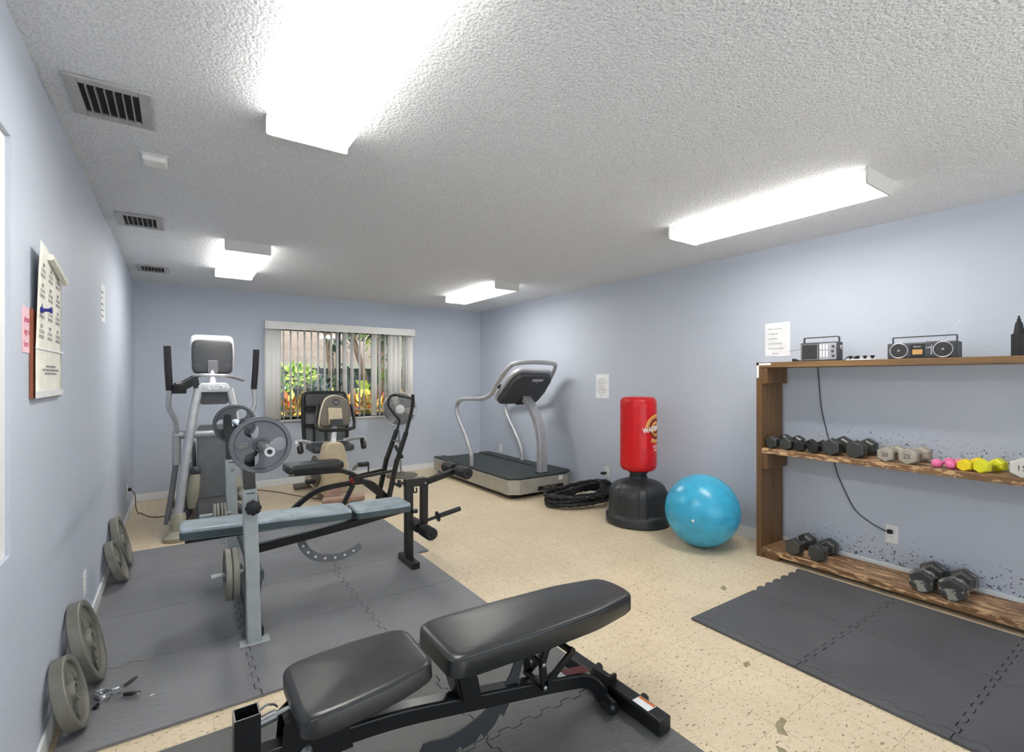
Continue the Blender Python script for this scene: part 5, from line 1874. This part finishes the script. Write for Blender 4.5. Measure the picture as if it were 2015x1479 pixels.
hk = thing('knob_rail', (3.80, 1.38, TZ), 'pale strip with four black knobs lying between the two radios', 'knob rail')
part('strip', B().box((3.785, 1.300, TZ), (3.825, 1.478, TZ + .008)), 'trim', hk, bev=.002)
for k in range(4):
    y = 1.455 - .043 * k
    part('knob', B().lathe([(.0, 0), (.008, 0), (.007, .008), (.013, .018), (.013, .023), (0, .025)], (3.803, y, TZ + .007), (0, 0, 1), 18), 'black', hk)
cz = thing('cord_bundle', (3.86, 1.475, TZ), 'loose dark cord bundled on the top shelf right of the portable radio', 'cord')
part('loops', B().tube(cat([(3.86 + .03 * sin(k * 1.9), 1.505 - .008 * k + .02 * cos(k * 2.3), TZ + .004 + .011 * (k % 3)) for k in range(9)], 5), .0035, 8), 'cord', cz)

# boombox
bx0, bx1 = 3.77, 3.88
by1, by0 = 1.234, .893
bb = thing('boombox', (3.825, 1.06, TZ), 'wide dark boombox with twin round speakers and raised antenna on the top shelf', 'boombox')
part('case', B().box((bx0, by0, TZ), (bx1, by1, TZ + .100)), 'radio', bb, bev=.008, seg=3)
for y in (by1 - .062, by0 + .062):
    b = B().lathe([(.0, 0), (.044, 0), (.042, .003), (.015, .0045), (0, .004)], (bx0 - .001, y, TZ + .052), (-1, 0, 0), 36)
    sp_ = part('speaker', b, 'grille', bb)
    part('speaker_ring', B().torus((bx0 - .003, y, TZ + .052), .0455, .0032, (1, 0, 0), 40, 8), 'radio_silver', sp_)
    part('speaker_cap', B().lathe([(.0, .004), (.007, .004), (.004, .008), (0, .0085)], (bx0 - .001, y, TZ + .052), (-1, 0, 0), 14), 'radio_silver', sp_)
part('cassette_door', B().box((bx0 - .004, 1.045, TZ + .012), (bx0 + .002, 1.110, TZ + .090)), 'black', bb, bev=.002)
part('cassette', B().box((bx0 - .0055, 1.052, TZ + .026), (bx0 - .003, 1.102, TZ + .056)), 'amber', bb)
part('control_panel', B().box((bx0 - .003, .992, TZ + .016), (bx0 + .002, 1.040, TZ + .088)), 'panel_dark', bb)
part('left_panel', B().box((bx0 - .003, 1.115, TZ + .016), (bx0 + .002, 1.145, TZ + .085)), 'panel_dark', bb)
b = B()
for k in range(5):
    b.box((bx0 - .0055, 1.033 - .008 * k, TZ + .06), (bx0 - .003, 1.029 - .008 * k, TZ + .072))
b.box((bx0 - .0055, 1.006, TZ + .022), (bx0 - .003, 1.011, TZ + .082))
part('sliders', b, 'radio_silver', bb)
letters('lettering', 'Stereo', .014, 'white_print', bb, (bx0 - .005, 1.078, TZ + .074), (0, -1, 0), (0, 0, 1), .0006)
part('carry_handle', B().sweep(fil([(3.82, by1 - .016, TZ + .09), (3.82, by1 - .016, TZ + .138), (3.82, by0 + .010, TZ + .138), (3.82, by0 + .010, TZ + .09)], .006, 3), rect(.010, .007)), 'radio', bb)
part('antenna', B().tube([(bx1 - .02, .985, TZ + .098), (bx1 - .015, .885, TZ + .255)], .0011, 6), 'chrome', bb)
b = B()
for k in range(4):
    b.box((bx0 + .02, 1.04 - .018 * k, TZ + .098), (bx0 + .035, 1.028 - .018 * k, TZ + .104))
part('buttons', b, 'panel_dark', bb)

pm = thing('ball_pump', (3.82, .625, TZ), 'black cylinder pump with tapered nozzle at the right end of the top shelf', 'pump')
part('barrel', B().lathe([(.0, 0), (.036, 0), (.036, .120), (.033, .124), (0, .124)], (3.82, .640, TZ), (0, 0, 1), 28, mod=lambda a, h: 1 + .025 * cos(10 * a)), 'black', pm)
part('nozzle', B().lathe([(.022, .123), (.021, .135), (.014, .185), (.010, .188), (.008, .205), (.0045, .210), (.0045, .222), (0, .223)], (3.82, .645, TZ), (0, 0, 1), 22), 'rubber', pm)

# power cord of the radio down to the outlet
pc = thing('power_cord', (4.03, 1.6, .3), 'thin dark power cord hanging from the radio down to the wall outlet', 'cord')
part('cable', B().tube(cat([(3.86, 1.60, TZ + .02), (3.95, 1.68, TZ + .006), (4.022, 1.76, TZ + .006), (4.028, 1.757, 1.44), (4.028, 1.748, 1.30), (4.028, 1.735, 1.15), (4.028, 1.710, 1.02), (4.028, 1.682, .90), (4.027, 1.668, .82), (4.028, 1.645, .74), (4.028, 1.625, .66), (4.028, 1.575, .54), (4.028, 1.510, .42), (4.026, 1.42, .355), (4.022, 1.345, .325), (4.010, 1.31, .322)], 6), .0036, 8), 'cord', pc)
part('plug', B().box((4.002, 1.284, .308), (4.0265, 1.312, .336)), 'black', pc, bev=.004)
pg = thing('plug_adapter', (4.0, 4.0, .3), 'black plug stuck in the wall outlet left of the punching bag', 'plug')
part('body', B().box((3.965, 3.985, .275), (4.0265, 4.02, .302)), 'black', pg, bev=.005)
pg2 = thing('power_cord', (-.35, 6.0, 0), 'thin dark cord looping from the left wall outlet to the elliptical trainer', 'cord')
part('cable', B().tube(cat([(-.393, 5.95, .30), (-.35, 5.97, .25), (-.345, 6.05, .10), (-.33, 6.15, .012), (-.315, 6.20, .006), (-.25, 6.02, .005), (-.17, 5.93, .005), (-.05, 5.95, .005), (.03, 6.0, .01), (.08, 6.05, .06)], 5), .0045, 8), 'cord_brown', pg2)
part('plug', B().box((-.4, 5.938, .284), (-.372, 5.965, .314)), 'black', pg2, bev=.004)
fcd = thing('floor_cord', (1.05, 6.4, 0), 'thin brown cord lying on the floor between elliptical trainer and exercise bike', 'cord')
part('cable', B().tube(cat([(.45, 6.74, .006), (.72, 6.70, .006), (.84, 6.62, .006), (1.0, 6.38, .006), (1.12, 6.12, .006), (1.24, 5.92, .006), (1.30, 5.80, .006), (1.36, 5.68, .02)], 5), .005, 8), 'cord_brown', fcd)

# ------------------------------------------------------------------ outdoors beyond the back window
struct('ground', B().box((-14, YB + .2, -.35), (22, 34, -.20)), 'soil')
struct('added_terrace', B().box((-8, -16, -.35), (12, YF - .2, -.02)), 'trim')  # added pale ground behind the camera, bounces sunlight up to the ceiling
hb = thing('neighbour_house', (3, 15.5, -.2), 'low neighbouring house with a broad pale shingle roof seen through the window', 'house')
part('wall', B().box((-8, 15.6, -.2), (16, 16.0, 1.75)), 'stucco', hb)
b = B()
b.face([b.bm.verts.new(p) for p in ((-9, 15.0, 1.83), (17, 15.0, 1.83), (17, 19.2, 3.70), (-9, 19.2, 3.70))])
o = part('roof', b, 'shingle', hb)
md = o.modifiers.new('thickness', 'SOLIDIFY')
md.thickness = .06
part('fascia', B().box((-9, 14.98, 1.66), (17, 15.03, 1.83)), 'fascia', hb)
for x in (1.2, 3.4, 5.6):
    part('sliding_panel', B().box((x, 15.55, -.1), (x + .8, 15.6, 1.5)), 'door_glass', hb)
pl_ = thing('planter_box', (2.0, 8.0, -.2), 'low black planter edge outside below the window', 'planter')
part('edge', B().box((-1.5, 7.55, -.3), (6.0, 7.75, .62)), 'planter', pl_)
part('soil', B().box((-1.5, 7.75, -.3), (6.0, 9.3, .50)), 'soil', pl_)


def leaves(b, c, rad, n, size, up=.3, shape=.42, rng=random):
    c = Vector(c)
    for _ in range(n):
        while True:
            p = Vector((rng.uniform(-1, 1), rng.uniform(-1, 1), rng.uniform(-1, 1)))
            if .15 < p.length < 1:
                break
        q = c + Vector((p.x * rad[0], p.y * rad[1], p.z * rad[2]))
        d = (p.normalized() + Vector((rng.uniform(-.5, .5), rng.uniform(-.5, .5), up + rng.uniform(-.3, .5)))).normalized()
        x, y, _ = frame(d)
        a = rng.uniform(0, 2 * pi)
        s = x * cos(a) + y * sin(a)
        nrm = d.cross(s)
        L = size * rng.uniform(.7, 1.25)
        w = L * shape
        base, m1, tip = q, q + d * L * .5 + nrm * L * .06, q + d * L
        v = [b.bm.verts.new(k) for k in (base, m1 + s * w * .5, tip - nrm * L * .1, m1 - s * w * .5)]
        b.face(v)
    return b


def plant(name, label, category, group, base, crown, rad, n, size, m, trunk=None, up=.3, shape=.42):
    t = thing(name, base, label, category, group)
    part('foliage', leaves(B(), crown, rad, n, size, up, shape), m, t)
    if trunk:
        b = B()
        for pts, r in trunk:
            b.tube(cat(pts, 4), r, 8)
        part('stem', b, 'bark', t)
    return t


# crotons in the planter
cx_ = [(1.42, 8.15), (1.72, 8.35), (1.98, 8.05), (2.42, 8.25), (2.72, 8.1), (3.02, 8.3), (3.30, 8.05)]
cl_ = ['leftmost, most orange', 'second from left', 'behind the exercise bike seat', 'right of the dark window mullion', 'fifth from left', 'second from right', 'rightmost']
for k, (x, y) in enumerate(cx_):
    plant('croton_plant', f'bright orange and yellow croton outside the back window, {cl_[k]}', 'plant', 'crotons outside the window', (x, y, .5),
          (x, y, .84), (.24, .22, .22), 130, .15, 'leaf_croton', [([(x, y, .48), (x + .01, y, .65), (x, y, .85)], .012)], .7, .40)
plant('round_shrub', 'lime green rounded shrub on a leafy stem outside the left window pane', 'shrub', None, (1.86, 9.9, -.2), (1.86, 9.9, 1.42), (.30, .28, .20), 260, .11, 'leaf_lime',
      [([(1.88, 9.9, -.2), (1.86, 9.9, .5), (1.90, 9.9, 1.0), (1.80, 9.9, 1.4)], .025), ([(1.88, 9.9, .6), (1.98, 9.9, 1.0), (2.05, 9.9, 1.35)], .018)])
plant('round_shrub', 'dark green bush beside the sliding panels of the neighbouring house', 'shrub', None, (2.50, 11.0, -.2), (2.50, 11.0, .85), (.45, .4, .70), 380, .15, 'leaf_dark',
      [([(2.35, 11, -.2), (2.35, 11, .9)], .03)])
plant('round_shrub', 'small green bush at the left end of the planter outside', 'shrub', None, (1.25, 8.6, .5), (1.32, 8.6, 1.0), (.14, .15, .34), 110, .10, 'leaf_green', [([(1.25, 8.6, .48), (1.25, 8.6, .95)], .012)])
TR = [(3.47, 10.4, .06, -.55, 'slanting brown tree trunk outside the right window pane', 'leaf_green'),
      (3.40, 9.8, .075, .10, 'thick textured tree trunk outside, right of the slanting trunk', 'leaf_dark'),
      (4.02, 10.2, .05, .25, 'slim tree trunk outside the right end of the window', 'leaf_lime'),
      (3.02, 11.8, .08, -.15, 'dark tree trunk rising behind the window mullion', 'leaf_dark')]
for x, y, r, lean_, lb, lm in TR:
    t = thing('garden_tree', (x, y, -.2), lb, 'tree', 'trees outside the back window')
    part('trunk', B().tube(cat([(x + .1 - lean_ * .2, y, -.25), (x, y, .6), (x + lean_ * .35, y + .05, 1.5), (x + lean_ * .8, y + .1, 2.4), (x + lean_, y + .1, 3.4)], 5), r, 12), 'bark', t)
    b = B()
    leaves(b, (x + .25 + lean_ * .2, y + .1, 2.75), (.5, .5, .7), 200, .20, 0, .34)
    leaves(b, (x + .15, y - .1, 1.75), (.28, .2, .45), 22, .20, -.1, .45)
    part('foliage', b, lm, t)
plant('broadleaf_plant', 'broad pale green leaves of a plant outside, low between the trunks', 'plant', None, (3.42, 9.7, -.2), (3.42, 9.7, 1.05), (.36, .24, .40), 46, .32, 'leaf_green',
      [([(3.42, 9.7, -.2), (3.42, 9.7, .6), (3.45, 9.7, 1.1)], .02)], .3, .55)
for k, (x, lb) in enumerate([(-6, 'far left'), (0, 'left of centre'), (6, 'right of centre'), (12, 'far right')]):
    plant('distant_tree', f'leafy tree behind the neighbouring roof, {lb}', 'tree', 'trees behind the neighbouring roof', (x, 26, -.2), (x, 26, 3.6), (3.2, 1.5, 1.9), 520, .6, 'leaf_green', [([(x, 26, -.2), (x, 26, 3.5)], .15)])
